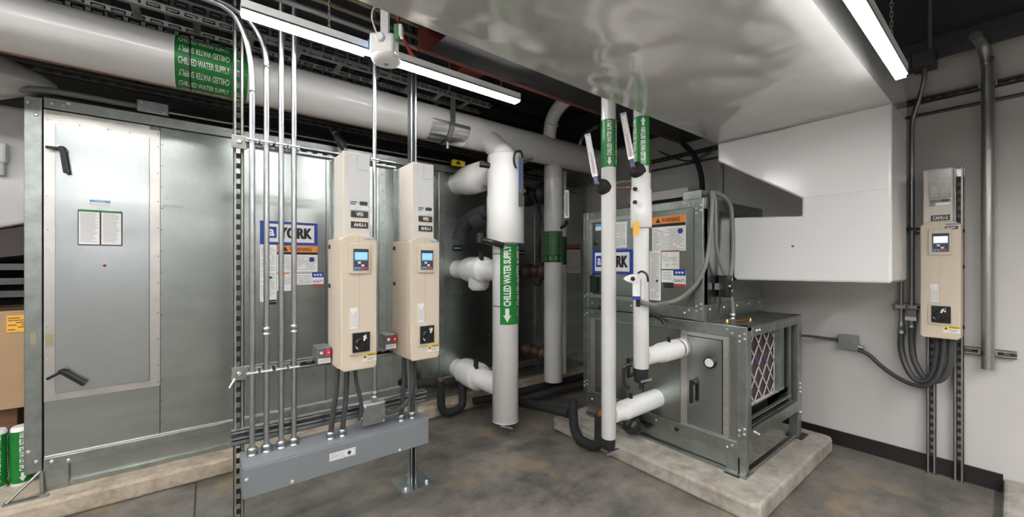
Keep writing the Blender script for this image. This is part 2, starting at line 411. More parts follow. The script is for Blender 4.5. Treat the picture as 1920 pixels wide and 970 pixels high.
o.build('ink_stamp', aa)
# panel joints along the unit
for x in (-.229, .19, .70, 1.66, 2.80):
    MB().mt('print_dk').box(x-.002, x+.002, YA-.002, YA, .285, 2.14).build('panel_joint', aa)
for x in (1.10, 1.64, 2.78):
    o = MB().mt('galv_b').box(x, x+.05, YA-.008, YA, .285, 2.14)
    for k in range(14): o.mt('print_dk').bolt(x+.025, YA-.008, .35+.13*k, .004, .003)
    o.build('joint_strip', aa)
o = MB()
for k in range(14): o.mt('print_dk').bolt(-.22, YA, .35+.13*k, .003, .002)
o.build('screw_row', aa)
o = MB().mt('galv_b').box(1.42, 1.60, YA-.010, YA, 1.25, 2.10).mt('dark_in').box(1.42, 1.424, YA-.011, YA, 1.25, 2.10).box(1.42, 1.6, YA-.011, YA, 2.095, 2.10)
o.build('side_panel', aa)
o = MB().mt('galv_b').box(1.07, 1.20, YA-.012, YA, .30, .64).mt('dark_in').box(1.067, 1.07, YA-.012, YA, .30, .64)
o.mt('black').lathe((1.15, YA-.012, .60), (0, -1, 0), [(0, .02), (.012, .02), (.018, .014)], 14)
o.build('latched_panel', aa)
MB().mt('black').lathe((2.2, YA, .60), (0, -1, 0), [(0, .02), (.012, .02), (.018, .014)], 14).build('plug_knob', aa)
for x, z in ((1.78, 1.43), (2.55, 1.40), (2.42, 1.55)):
    MB().mt('black').box(x, x+.09, YA-.006, YA, z, z+.05).mt('print').box(x+.01, x+.08, YA-.008, YA-.006, z+.02, z+.03).build('name_plate', aa)
# brand sign and stickers (same on both units)
def sign(parent, frame, x0, x1, yb, z0, z1):
    o = MB(frame).mt('blue').box(x0, x1, yb-.004, yb, z0, z1)
    h = z1-z0; b = h*.11
    o.mt('paper').box(x0+b*1.3, x1-b*1.3, yb-.005, yb-.004, z0+b, z1-b)
    wd = x1-x0
    o.mt('blue').box(x0+wd*.10, x0+wd*.27, yb-.006, yb-.005, z0+h*.28, z1-h*.24)
    o.build('brand_sign', parent)
    o = MB(frame).mt('paper').text('a', x0+wd*.135, x0+wd*.235, yb-.0066, z0+h*.36, z1-h*.34, .03)
    for dx in (-.0035, 0, .0035): o.mt('black').text('YORK', x0+wd*.31+dx, x1-wd*.11+dx, yb-.0064-dx*.02, z0+h*.27, z1-h*.24, .02)
    o.build('sign_lettering', parent)
def printed(o, x0, x1, y, z0, z1, mat_='print', step=.011, dens=.9):
    z = z1-step
    while z > z0:
        xx = x0
        while xx < x1-.004:
            L = min(random.uniform(.01, .05), x1-xx)
            if random.random() < dens: o.mt(mat_).box(xx, xx+L*.9, y-.0005, y, z, z+step*.35)
            xx += L
        z -= step
def warning(parent, frame, x0, x1, yb, z0, zm, z1, name='warning_label'):
    """orange headed warning sticker: z0 bottom, zm foot of the head, z1 top"""
    o = MB(frame).mt('paper').box(x0, x1, yb-.002, yb, z0, z1)
    hh = z1-zm
    o.mt('orange').box(x0, x1, yb-.003, yb-.002, zm+hh*.28, z1).mt('black').box(x0, x1, yb-.003, yb-.002, zm, zm+hh*.28)
    wd = x1-x0
    o.add([(x0+wd*.12, yb-.0035, zm+hh*.4), (x0+wd*.26, yb-.0035, zm+hh*.4), (x0+wd*.19, yb-.0035, z1-hh*.08)], [(0, 1, 2)])
    o.text('WARNING', x0+wd*.30, x1-wd*.16, yb-.0035, zm+hh*.42, z1-hh*.16, .02)
    printed(o, x0+.01, x1-.01, yb-.002, z0+.01, zm-.01)
    o.mt('blue').lathe((x1-wd*.15, yb-.0025, zm-.035), (0, -1, 0), [(0, .018), (.001, .018)], 16)
    o.build(name, parent)
def quality(parent, frame, x0, x1, yb, z0, z1):
    h = z1-z0
    o = MB(frame).mt('paper').box(x0, x1, yb-.003, yb, z0, z1).mt('blue').box(x0, x1, yb-.004, yb-.003, z0+h*.62, z1).mt('red').box(x0, x1, yb-.004, yb-.003, z0, z0+h*.12)
    for k in range(3): o.mt('paper').lathe((x0+(x1-x0)*(.25+.25*k), yb-.0042, z0+h*.8), (0, -1, 0), [(0, .008), (.0004, .008)], 10)
    o.mt('blue').text('QUALITY', x0+.005, x1-.005, yb-.0036, z0+h*.22, z0+h*.40, .02)
    o.build('quality_sticker', parent)
YS = YA-.001
sign(aa, 'A', .282, .642, YS, 1.448, 1.610)
warning(aa, 'A', .383, .642, YS, 1.253, 1.379, 1.440)
o = MB().mt('paper').box(.282, .380, YS-.002, YS, 1.05, 1.446); printed(o, .29, .372, YS-.002, 1.08, 1.43)
o.mt('black').box(.335, .352, YS-.003, YS-.002, 1.21, 1.225).box(.335, .378, YS-.003, YS-.002, 1.03, 1.045).box(.335, .378, YS-.003, YS-.002, 1.052, 1.062)
o.build('data_sticker', aa)
o = MB().mt('paper').box(.383, .61, YS-.002, YS, 1.16, 1.25).box(.383, .47, YS-.002, YS, 1.12, 1.16).mt('orange').box(.383, .46, YS-.003, YS-.002, 1.238, 1.248).mt('green').box(.47, .60, YS-.003, YS-.002, 1.243, 1.247)
printed(o, .39, .6, YS-.002, 1.165, 1.235); o.build('caution_sticker', aa)
quality(aa, 'A', .605, .683, YS, 1.15, 1.25)
o = MB().mt('orange_dk').box(3.27, 3.50, YS-.003, YS, 1.49, 1.54).mt('black').box(3.27, 3.50, YS-.003, YS, 1.475, 1.49).mt('paper').box(3.27, 3.50, YS-.002, YS, 1.20, 1.475)
printed(o, 3.28, 3.49, YS-.002, 1.22, 1.46); o.build('warning_label', aa)

# ------------------------------------------------------------------ small air handler (front on X = 2.41, frame B: x = -Y, y = X)
ab = thing('air_handling_unit', 'small two-tier galvanised air handler on the grey pad by the wall', 'air handler', (2.85, 1.5, .10))
B = lambda: MB('B')
B().mt('galv').box(-2.12, -1.177, 2.415, 3.28, .962, 1.70).build('upper_casing', ab, .002)
o = B().mt('galv').box(-2.12, -1.15, 2.415, 3.28, .26, .93).mt('galv_b').box(-2.12, -.93, 2.41, 3.30, .93, .955)
o.mt('galv').box(-1.15, -.99, 2.415, 2.44, .26, .93)
o.box(-1.15, -1.00, 3.24, 3.28, .26, .93)
o.mt('dark_in').box(-1.16, -1.15, 2.45, 3.24, .28, .93)
o.build('lower_casing', ab, .002)
def corner(x, y0, y1, z0, z1, w_=.055, name='corner_post', bz=(), depth=.05):
    o = B().mt('galv_b').box(x, x+w_, y0-.01, y0+depth, z0, z1)
    for z in bz:
        for dx in (.25, .75): o.mt('chrome').bolt(x+w_*dx, y0-.01, z+(.016 if dx > .5 else 0), .0055)
    return o.build(name, ab, .006)
corner(-1.235, 2.41, 0, .960, 1.72, .058, bz=(1.66, 1.63, 1.05, 1.02))
corner(-2.15, 2.41, 0, .960, 1.72, .05, bz=(1.66, 1.05))
corner(-.985, 2.41, 0, .20, .955, .055, bz=(.90, .87, .36, .33), depth=.055)
corner(-2.15, 2.41, 0, .20, .955, .05, bz=(.90, .36, .33))
o = B().mt('galv_b').box(-.985, -.925, 3.24, 3.30, .10, .955)
for z in (.48, .45, .42, .28): o.mt('chrome').bolt(-.925, 3.26, z, .005, .006, 'x', 1)
o.build('corner_post', ab, .004)
def rail(x0, x1, z0, z1, y=2.41, name='rail', bolts=()):
    o = B().mt('galv_b').box(x0, x1, y-.006, y+.04, z0, z1)
    for x, z in bolts: o.mt('chrome').bolt(x, y-.006, z, .0055)
    return o.build(name, ab, .003)
rail(-2.10, -1.235, 1.665, 1.72, bolts=[(-1.30, 1.70), (-1.27, 1.68), (-2.06, 1.70), (-1.6, 1.695)])
rail(-2.10, -1.235, .962, 1.04, bolts=[(-1.30, 1.0), (-1.27, 1.02), (-1.7, 1.01), (-2.06, 1.0)])
rail(-2.10, -.985, .885, .953, bolts=[(-1.04, .93), (-1.01, .91), (-1.5, .92), (-2.06, .93)])
rail(-2.10, -.985, .215, .285, bolts=[(-1.04, .24), (-1.01, .26), (-1.5, .25), (-1.9, .25), (-2.06, .24)])
o = B().mt('galv').box(-2.12, -.985, 2.42, 2.45, .12, .215).mt('galv_b').box(-2.12, -.98, 2.395, 2.42, .10, .115)
o.mt('galv_b').box(-1.045, -.98, 2.405, 2.45, .115, .215).box(-1.05, -.93, 2.38, 2.50, .10, .108).mt('black').box(-1.04, -.96, 2.37, 2.44, .10, .106)
o.build('base_channel', ab)
# side rails round the filter opening (side face Y = .93)
o = B().mt('galv_b').box(-.985, -.926, 2.46, 3.25, .895, .951)
for y in (2.52, 2.56): o.mt('chrome').bolt(-.926, y, .925, .0055, .005, 'x', 1)
o.build('side_rail', ab, .003)
o = B().mt('galv_b').box(-1.02, -.930, 2.46, 3.25, .285, .355)
for y in (2.50, 2.53, 2.56): o.mt('chrome').bolt(-.930, y, .34-.5*(y-2.5), .005, .006, 'x', 1)
o.build('side_rail', ab, .003)
B().mt('galv_b').box(-.965, -.935, 2.46, 3.25, .10, .125).build('side_rail', ab, .003)
B().mt('galv_b').box(-.975, -.940, 2.415, 2.45, .10, .20).build('foot', ab)
MB('B').mt('black').box(-1.0, -.90, 3.22, 3.36, .10, .106).build('foot_shim', ab)
o = B().mt('galv').box(-1.0, -.975, 2.46, 3.20, .36, .455).mt('tape').box(-.985, -.955, 2.46, 3.20, .395, .402).mt('galv_b').box(-1.0, -.95, 2.46, 3.2, .36, .368)
o.build('filter_track', ab)
o = B().mt('galv').box(-1.00, -.985, 2.985, 3.16, .455, .895).mt('dark_in').box(-.985, -.98, 3.165, 3.185, .38, .895).mt('galv_b').box(-.985, -.97, 3.00, 3.01, .455, .895).box(-.99, -.96, 3.19, 3.205, .36, .895)
o.build('blank_panel', ab)
# filter: pleated media behind a card web
fx0, fx1, fz0, fz1 = 2.462, 2.975, .458, .885
o = MB().mt('filter')
n = 26
pts = []
for i in range(n+1):
    pts.append((fx0+(fx1-fx0)*i/n, 1.02 if i % 2 else .995))
V = [(x, y, fz0) for x, y in pts]+[(x, y, fz1) for x, y in pts]
o.add(V, [(i, i+1, n+2+i, n+1+i) for i in range(n)])
fl = o.build('filter', ab)
o = MB().mt('filter_web')
def bar(o, a, b, w_=.008, y=.988):
    a = Vector((a[0], y, a[1])); b = Vector((b[0], y, b[1])); e = (b-a).normalized(); L = (b-a).length
    o.obox(a, e, e.cross(Vector((0, 1, 0))), (0, 1, 0), (0, L), (-w_/2, w_/2), (-.002, .002))
cw = (fx1-fx0)/4; ch = (fz1-fz0)/3.0
for i in range(4):
    for j in range(3):
        x = fx0+cw*i; z = fz0+ch*j; cx_ = x+cw/2; cz_ = z+ch/2
        pu = 'purple' if (i, j) in ((2, 1), (1, 1)) else 'filter_web'
        o.mt('filter_web'); bar(o, (x, cz_), (cx_, z+ch)); o.mt(pu); bar(o, (cx_, z+ch), (x+cw, cz_)); o.mt('filter_web'); bar(o, (x+cw, cz_), (cx_, z)); bar(o, (cx_, z), (x, cz_))
bar(o, (fx0+cw*1.0, fz0), (fx0+cw*1.0, fz1), .016); bar(o, (fx1, fz0), (fx1, fz1), .012); bar(o, (fx0, fz0), (fx1, fz0), .02)
for zz in (fz0+ch, fz0+2*ch, fz0+.01, fz1-.01):
    o.lathe((fx0+cw, .990, zz), (0, -1, 0), [(0, .022), (.004, .022)], 10)
o.build('filter_web', ab)
# lower front access door
o = B().mt('tape').box(-1.325, -1.282, 2.404, 2.415, .286, .885).box(-1.062, -1.03, 2.404, 2.415, .286, .885).box(-1.282, -1.062, 2.404, 2.415, .862, .885).box(-1.282, -1.062, 2.404, 2.415, .286, .302)
for k in range(12):
    for x in (-1.303, -1.046): o.mt('chrome').bolt(x, 2.404, .295+.053*k, .003, .002)
o.build('door_frame', ab)
dr = B().mt('dark_in').box(-1.283, -1.061, 2.406, 2.415, .299, .863).mt('galv_door').box(-1.278, -1.066, 2.398, 2.406, .304, .858).build('access_door', ab)
o = MB('B').mt('black'); o.cyl((-1.232, 2.398, .575), (-1.232, 2.37, .575), .016, 14); o.rbox(-1.242, -1.222, 2.352, 2.372, .45, .595, .008); o.build('handle', dr, .003)
o = B().mt('black').lathe((-1.134, 2.398, .717), (0, -1, 0), [(0, .036), (.012, .036), (.014, .030)], 24).mt('glass').lathe((-1.134, 2.3838, .717), (0, -1, 0), [(0, .026), (.003, .025)], 24)
o.build('view_port', dr)
# lower left panel
o = B().mt('tape').box(-2.08, -2.03, 2.404, 2.415, .29, .885).box(-2.03, -1.60, 2.404, 2.415, .875, .885).box(-2.03, -1.60, 2.404, 2.415, .29, .31)
for k in range(16): o.mt('chrome').bolt(-2.055, 2.404, .31+.036*k, .003, .002)
o.mt('dark_in').box(-2.032, -1.60, 2.405, 2.415, .308, .877).mt('galv_door').box(-2.028, -1.60, 2.400, 2.405, .312, .873)
lp = o.build('lower_panel', ab)
o = MB('B').mt('black'); o.rbox(-1.70, -1.68, 2.35, 2.372, .50, .64, .008); o.cyl((-1.69, 2.40, .63), (-1.69, 2.36, .63), .014, 12); o.cyl((-1.69, 2.40, .515), (-1.69, 2.36, .515), .012, 12); o.build('handle', lp, .003)
B().mt('galv').box(-1.60, -1.33, 2.408, 2.415, .29, .88).build('centre_panel', ab)
# upper door
o = B().mt('tape').box(-2.095, -2.055, 2.404, 2.415, 1.045, 1.665).box(-2.055, -1.56, 2.404, 2.415, 1.635, 1.665).box(-2.055, -1.56, 2.404, 2.415, 1.045, 1.075)
for k in range(10): o.mt('print_dk').bolt(-2.075, 2.404, 1.09+.06*k, .003, .002)
o.build('door_frame', ab)
ud = B().mt('dark_in').box(-2.057, -1.56, 2.405, 2.415, 1.074, 1.637).mt('galv_door').box(-2.052, -1.565, 2.398, 2.405, 1.079, 1.632).build('access_door', ab)
o = MB('B').mt('black'); o.rbox(-2.035, -2.015, 2.345, 2.368, 1.09, 1.22, .008); o.cyl((-2.025, 2.40, 1.21), (-2.025, 2.35, 1.21), .016, 12); o.build('handle', ud, .003)
B().mt('black').lathe((-2.02, 2.398, 1.475), (0, -1, 0), [(0, .016), (.01, .016), (.014, .01)], 12).build('plug_knob', ud)
sign(ud, 'B', -2.047, -1.679, 2.398, 1.236, 1.417)
o = B().mt('cyan').box(-2.02, -1.95, 2.396, 2.398, 1.60, 1.62).mt('paper').box(-2.02, -1.95, 2.396, 2.398, 1.57, 1.60).build('small_sticker', ud)
o = B().mt('paper').box(-1.93, -1.73, 2.396, 2.398, 1.43, 1.62); printed(o, -1.92, -1.74, 2.396, 1.44, 1.61); o.build('instruction_sheet', ud)
B().mt('galv').box(-1.56, -1.24, 2.406, 2.415, 1.045, 1.665).build('centre_panel', ab)
warning(ab, 'B', -1.53, -1.291, 2.406, 1.398, 1.561, 1.63)
o = B().mt('paper').box(-1.55, -1.466, 2.404, 2.406, 1.065, 1.40); printed(o, -1.54, -1.475, 2.404, 1.08, 1.39, step=.009); o.mt('black').box(-1.50, -1.485, 2.403, 2.404, 1.19, 1.205); o.build('data_sticker', ab)
o = B().mt('paper').box(-1.460, -1.335, 2.404, 2.406, 1.279, 1.402).mt('orange_dk').box(-1.460, -1.335, 2.403, 2.404, 1.392, 1.402).mt('green').box(-1.46, -1.37, 2.403, 2.404, 1.27, 1.275)
o.mt('paper').box(-1.46, -1.375, 2.404, 2.406, 1.19, 1.27); printed(o, -1.45, -1.345, 2.404, 1.29, 1.385, dens=.6); printed(o, -1.45, -1.385, 2.404, 1.20, 1.265)
o.mt('black').box(-1.445, -1.375, 2.403, 2.404, 1.172, 1.186).box(-1.445, -1.375, 2.403, 2.404, 1.155, 1.168); o.build('caution_sticker', ab)
quality(ab, 'B', -1.372, -1.291, 2.406, 1.17, 1.278)
# black T handle lying at the joint of the tiers
o = MB('B').mt('black').tube([(-1.60, 2.385, .955), (-1.56, 2.375, .972), (-1.47, 2.372, .96), (-1.44, 2.372, .945), (-1.42, 2.375, .92)], .013, 8); o.cyl((-1.53, 2.41, .965), (-1.53, 2.37, .965), .018, 10); o.build('latch', ab)
for x, z in ((-1.35, .24), (-1.98, .975)): B().mt('black').lathe((x, 2.406, z), (0, -1, 0), [(0, .014), (.01, .014), (.014, .008)], 12).build('plug_knob', ab)
# top of the lower tier: side flange and top box
o = B().mt('galv_b').box(-1.177, -1.165, 2.41, 3.28, .955, 1.06)
o.mt('chrome')
for k in range(5): o.bolt(-1.165, 2.46+.19*k, 1.03, .005, .004, 'x', 1)
o.build('side_flange', ab)
o = B().mt('galv_b').box(-1.177, -1.165, 2.41, 3.28, 1.655, 1.72).build('side_flange', ab)
o = B().mt('galv_b').box(-1.32, -1.20, 2.42, 2.56, 1.722, 1.775).build('top_box', ab, .003)

# ------------------------------------------------------------------ overhead duct and its riser
YD0, YD1, ZD = .395, 1.275, 2.15
du = thing('overhead_duct', 'huge glossy white wrapped duct overhead dropping into the small air handler', 'duct', (2.9, .8, 1.21))
# wrinkled underside: a grid with soft pillows, closed to a box
o = MB().mt('jacket')
nx, ny = 120, 44; X0, X1 = .30, 3.25
def sag(x, y):
    e = min(1, (y-YD0)/.08, (YD1-y)/.08)
    from mathutils import noise as N
    v = N.noise(Vector((x*1.6, y*2.4, 0)))*.014 + (abs(N.noise(Vector((x*2.3+5, y*3.1, 3))))-.25)*.016 + abs(N.noise(Vector((x*5.3-y*2, y*4.1, 7))))*.006
    return -max(0, e)*(.006+v)
V = []; Fc = []
for i in range(nx+1):
    for j in range(ny+1):
        x = X0+(X1-X0)*i/nx; y = YD0+(YD1-YD0)*j/ny; V.append((x, y, ZD+sag(x, y)*(1 if x < 2.75 else 0)))
for i in range(nx):
    for j in range(ny): Fc.append((i*(ny+1)+j, (i+1)*(ny+1)+j, (i+1)*(ny+1)+j+1, i*(ny+1)+j+1))
o.add(V, Fc, True)
o.add([(X0, YD0, ZD), (X1, YD0, ZD), (X1, YD1, ZD), (X0, YD1, ZD), (X0, YD0, 2.42), (X1, YD0, 2.42), (X1, YD1, 2.42), (X0, YD1, 2.42)],
      [(4, 5, 6, 7), (0, 1, 5, 4), (1, 2, 6, 5), (2, 3, 7, 6), (3, 0, 4, 7)])
o.build('main_duct', du)
pts = [(YD0, ZD+.002), (YD0, 1.225), (YD0+.01, 1.213), (1.150, 1.205), (1.172, 1.225), (1.172, 1.625), (.785, 1.60), (.785, 1.705), (YD1, 2.025), (YD1, ZD+.002)]
MB().mt('jacket_flat').prism_x(pts, 2.80, 3.25).build('riser_duct', du, .012)
MB().mt('dark_in').box(2.79, 3.26, 1.166, 1.1765, 1.20, 1.635).build('collar_seam', du)
MB().mt('pvc_joint').box(2.7975, 2.8, YD0+.01, .78, 1.7065, 1.710).build('tape_seam', du)
MB().mt('red').lathe((2.799, .83, 1.42), (-1, 0, 0), [(0, .007), (.002, .007)], 10).mt('black').lathe((2.797, .83, 1.42), (-1, 0, 0), [(0, .003), (.002, .003)], 8).build('red_dot', du)

# ------------------------------------------------------------------ header pipe along X
HY, HZ, HR = 2.75, 2.392, .131
hp = thing('header_pipe', 'thick white insulated header pipe running overhead above the large air handler', 'pipe', (1, HY, HZ))
o = MB().mt('pvc').lathe((-2.6, HY, HZ), (1, 0, 0), [(0, HR), (5.95, HR)], 48)
o.build('pipe_jacket', hp)
o = MB().mt('copper_seam').box(-2.4, 3.1, HY+.015, HY+.03, HZ-HR-.003, HZ-HR+.003); o.build('brown_seam', hp)
RM = HR+.002
mx0, mx1 = -.135, .176
o = MB().mt('green').lathe((mx0, HY, HZ), (1, 0, 0), [(0, RM), (mx1-mx0, RM)], 48, caps=False)
o.mt('ink').lathe((mx0-.004, HY, HZ), (1, 0, 0), [(0, RM-.0005), (.004, RM-.0005)], 48, caps=False)
mk = o.build('pipe_marker', hp)
for k in range(-6, 7):
    o = MB().mt('ink'); al = math.radians(-14)+k*.457
    o.xtext('CHILLED WATER SUPPLY', HY, HZ, RM+.0012, al, mx0+.015, mx0+.228, .034, flip=(k % 2 != 0))
    x0 = mx0+.262; x1 = mx0+.300; hw = .13
    P = lambda x, q: (x, HY-(RM+.0012)*math.cos(q), HZ+(RM+.0012)*math.sin(q))
    o.add([P(x0, al-hw), P(x1, al), P(x0, al+hw)], [(0, 1, 2)])
    o.build('lettering', mk)
MB().mt('black').lathe((-.077, HY, HZ), (1, 0, 0), [(0, HR+.0045), (.008, HR+.0045)], 48, caps=False).build('black_strap', hp)
hg = thing('pipe_hanger', 'clevis hanger with shiny metal saddle round the white header pipe', 'hanger', (1.46, HY, HZ-HR-.01))
o = MB().mt('saddle')
n = 20; V = []
for x in (1.30, 1.62):
    for i in range(n+1):
        q = math.radians(-4-172*i/n)
        V.append((x, HY-(HR+.006)*math.cos(q), HZ+(HR+.006)*math.sin(q)))
o.add(V, [(i, i+1, n+2+i, n+1+i) for i in range(n)], True); o.build('saddle', hg)
o = MB().mt('dull_strut')
for i in range(24):
    q0 = math.radians(10-200*i/24); q1 = math.radians(10-200*(i+1)/24)
    P = lambda x, q, r: (x, HY-r*math.cos(q), HZ+r*math.sin(q))
    for r0 in (HR+.012,):
        o.add([P(1.44, q0, r0), P(1.48, q0, r0), P(1.48, q1, r0), P(1.44, q1, r0)], [(0, 1, 2, 3)], True)
o.box(1.44, 1.48, HY-HR-.016, HY-HR-.010, HZ, HZ+.22).box(1.44, 1.48, HY+HR+.010, HY+HR+.016, HZ, HZ+.22).box(1.44, 1.48, HY-HR-.016, HY+HR+.016, HZ+.21, HZ+.22)
o.cyl((1.46, HY-.09, HZ+.22), (1.46, HY-.09, ZC), .008, 8); o.build('strap', hg)
MB().mt('dull_strut').cyl((1.46, HY-.06, HZ-HR-.012), (1.46, HY-.06, HZ-HR-.06), .012, 8).build('bolt', hg)
# elbow branch on top of the header
o = MB().mt('pvc').tube([(2.56, 2.72, 2.46), (2.56, 2.71, 2.56), (2.54, 2.66, 2.66), (2.50, 2.53, 2.72), (2.46, 2.38, 2.745), (2.40, 2.10, 2.76)], .062, 20)
o.mt('pvc_joint').lathe((2.545, 2.67, 2.62), (-.1, -.5, .6), [(0, .066), (.012, .066)], 20)
tag(o.build('branch_pipe'), 'pale insulated elbow pipe curving up from behind the header pipe', 'pipe')
o = MB().mt('pipe_grey').tube([(3.0, 2.74, 2.50), (3.0, 2.71, 2.58), (2.98, 2.62, 2.62), (2.95, 2.45, 2.63)], .02, 10)
tag(o.build('small_bent_pipe'), 'short thin pipe stub bent out of the header pipe at its right end', 'pipe')

# ------------------------------------------------------------------ risers
def marker(parent, cx, cy, r, z0, z1, word, phi0, mat_='green', ink='ink', down=True, cols=(0, 1.25, -1.25), h=None, arc=None):
    if arc:
        o = MB().mt(mat_); n = 28; V = []
        for i in range(n+1):
            q = phi0+arc[0]+(arc[1]-arc[0])*i/n; rr = r+.002+(.010*(i/n)**3)
            for z in (z0, z1): V.append((cx+rr*math.cos(q), cy+rr*math.sin(q), z))
        o.add(V, [(2*i, 2*i+2, 2*i+3, 2*i+1) for i in range(n)], True)
    else: o = MB().mt(mat_).lathe((cx, cy, z0), (0, 0, 1), [(0, r+.002), (z1-z0, r+.002)], 32, caps=False)
    mk = o.build('pipe_marker', parent)
    L = z1-z0; h = h or r*.62
    for c in cols:
        o = MB().mt(ink); ph = phi0+c
        if down:
            o.zarrow(cx, cy, r+.0032, ph, z0+L*.03, z0+L*.20, h*1.05, True)
            o.ztext(word, cx, cy, r+.0042, ph, z0+L*.23, z1-L*.02, h)
        else:
            o.zarrow(cx, cy, r+.0032, ph, z1-L*.20, z1-L*.03, h*1.05, False)
            o.ztext(word, cx, cy, r+.0032, ph, z0+L*.02, z1-L*.23, h, flip=False)
        o.build('lettering', mk)
def toward(cx, cy): return math.atan2(-cy, -cx)

# riser 1: chilled water supply drop
R1X, R1Y = 1.83, 2.44
r1 = thing('riser_pipe', 'fat white supply pipe with wide upper sleeve and bright green marker', 'pipe', (R1X, R1Y, .09))
o = MB().mt('pvc').lathe((R1X, R1Y, .09), (0, 0, 1), [(0, .092), (.006, .101), (1.44, .101)], 40)
o.mt('pvc_joint').lathe((R1X, R1Y, .095), (0, 0, 1), [(0, .1025), (.004, .1025)], 40)
o.build('pipe_jacket', r1)
o = MB().mt('pvc').lathe((R1X, R1Y, 1.47), (0, 0, 1), [(0, .140), (.008, .146), (.36, .146), (.37, .141), (.67, .141), (.685, .128), (.70, .08)], 40)
o.mt('pvc_joint').lathe((R1X, R1Y, 1.474), (0, 0, 1), [(0, .1475), (.006, .1475)], 40)
o.build('valve_sleeve', r1)
o = MB().mt('pvc').tube([(R1X, R1Y, 2.10), (R1X, R1Y+.02, 2.16), (R1X+.01, R1Y+.08, 2.20), (R1X+.02, R1Y+.17, 2.27), (R1X+.02, R1Y+.27, 2.36)], .088, 24)
o.build('elbow', r1)
def stub(parent, y1, z, prof, x=R1X, yend=YA, mat_='pvc', name='stub_pipe'):
    return MB().mt(mat_).lathe((x, y1, z), (0, 1, 0), prof, 32).build(name, parent)
L = YA-R1Y
stub(r1, R1Y+.05, .345, [(0, .085), (.30, .085), (.302, .11), (.34, .118), (.54, .118), (.60, .10), (.64, .085), (L-.05, .083)])
stub(r1, R1Y+.05, 1.26, [(0, .085), (.22, .085), (.222, .105), (.25, .112), (.46, .112), (.52, .10), (.56, .085), (L-.05, .083)])
stub(r1, R1Y+.05, 2.05, [(0, .085), (.26, .09), (.262, .125), (.45, .13), (.55, .12), (.62, .10), (L-.05, .095)])
MB().mt('pvc').lathe((R1X+.0, R1Y+.38, 1.215), (0, 0, -1), [(0, .09), (.10, .09), (.13, .06)], 24).build('strainer_cap', r1)
for z, y in ((.345, 2.80), (1.26, 2.72)):
    MB().mt('black').cyl((R1X-.04, y, z+.08), (R1X-.04, y, z+.155), .020, 14).build('test_port', r1)
MB().mt('black').cyl((R1X-.13, R1Y+.02, 2.06), (R1X-.20, R1Y+.06, 2.068), .022, 14).build('test_port', r1)
MB().mt('foam').tube([(R1X-.10, R1Y+.10, 1.72), (R1X-.16, R1Y+.20, 1.68), (R1X-.20, R1Y+.30, 1.60), (R1X-.22, R1Y+.33, 1.50)], .062, 18).lathe((R1X-.12, R1Y+.12, 1.68), (-.5, .8, -.5), [(0, .075), (.10, .075)], 18).build('foam_elbow', r1)
MB().mt('black').tube([(R1X-.22, R1Y, 1.49), (R1X-.17, R1Y-.07, 1.47), (R1X-.09, R1Y-.09, 1.45)], .022, 10).cyl((R1X-.24, R1Y, 1.47), (R1X-.24, R1Y, 1.54), .025, 10).build('drain_valve', r1)
marker(r1, R1X, R1Y, .101, .852, 1.462, 'CHILLED WATER SUPPLY', toward(R1X, R1Y)+.12, cols=(.02, 1.12), h=.058, arc=(-.52, 2.6))
# keep the marker from covering the pipe's left third, as a partial wrap
for zc in (1.385, .985):
    MB().mt('black').lathe((R1X, R1Y, zc), (0, 0, 1), [(0, .1022), (.006, .1022)], 32, caps=False).build('black_strap', r1)
o = MB().mt('cast').cyl((R1X, R1Y, .085), (R1X, R1Y, .04), .03, 12).mt('zinc').obox((R1X, R1Y-.03, .05), (.8, -.5, -.25), (0, 0, 1), (.5, .8, 0), (-.06, .04), (-.008, .008), (-.01, .01)); o.build('drain_valve', r1)
ph = toward(R1X, R1Y)+.55
cx_, cy_ = R1X+.15*math.cos(ph), R1Y+.15*math.sin(ph)
o = MB().mt('black').tube([(cx_, cy_, 2.03), (cx_-.035, cy_-.02, 2.07), (cx_-.03, cy_-.03, 2.13), (cx_+.02, cy_-.03, 2.15), (cx_+.05, cy_-.02, 2.11)], .008, 8)
o.mt('navy_h').obox((cx_+.02, cy_-.03, 2.10), (0, 0, -1), (.8, -.6, 0), (.6, .8, 0), (0, .32), (-.014, .014), (-.008, .008)).mt('black').obox((cx_+.02, cy_-.035, 2.10), (0, 0, -1), (.8, -.6, 0), (.6, .8, 0), (.26, .36), (-.018, .018), (-.008, .008))
o.mt('brass').lathe((cx_+.05, cy_-.02, 1.86), (0, -1, 0), [(0, .02), (.02, .016)], 12)
o.build('valve_handle', r1)

# riser 2: behind
R2X, R2Y, R2R = 2.68, 2.79, .091
r2 = thing('riser_pipe', 'white pipe in the background with dark green marker, right of the fat supply pipe', 'pipe', (R2X, R2Y, .16))
o = MB().mt('pvc').lathe((R2X, R2Y, .16), (0, 0, 1), [(0, R2R-.004), (.004, R2R), (1.98, R2R)], 32)
o.mt('pvc_joint').lathe((R2X, R2Y, 2.14), (0, 0, 1), [(0, R2R*.98), (.14, R2R*.98)], 32).build('pipe_jacket', r2)
marker(r2, R2X, R2Y, R2R, 1.325, 1.625, 'CHILLED WATER RETURN', toward(R2X, R2Y), 'green_dk', 'ink_dim', down=True, cols=(-.9, -.3, .3, .9), h=.045)
def flange_stub(z, mat_, r=.03):
    o = MB().mt(mat_).lathe((R2X, R2Y+.05, z), (0, 1, 0), [(0, r), (.06, r), (.061, r*2), (.085, r*2), (.086, r), (.18, r), (.19, r*1.35), (.24, r*1.35), (.25, r*.8), (YA-R2Y-.09, r*.8), (YA-R2Y-.085, r*1.7), (YA-R2Y-.05, r*1.7)], 20)
    return o
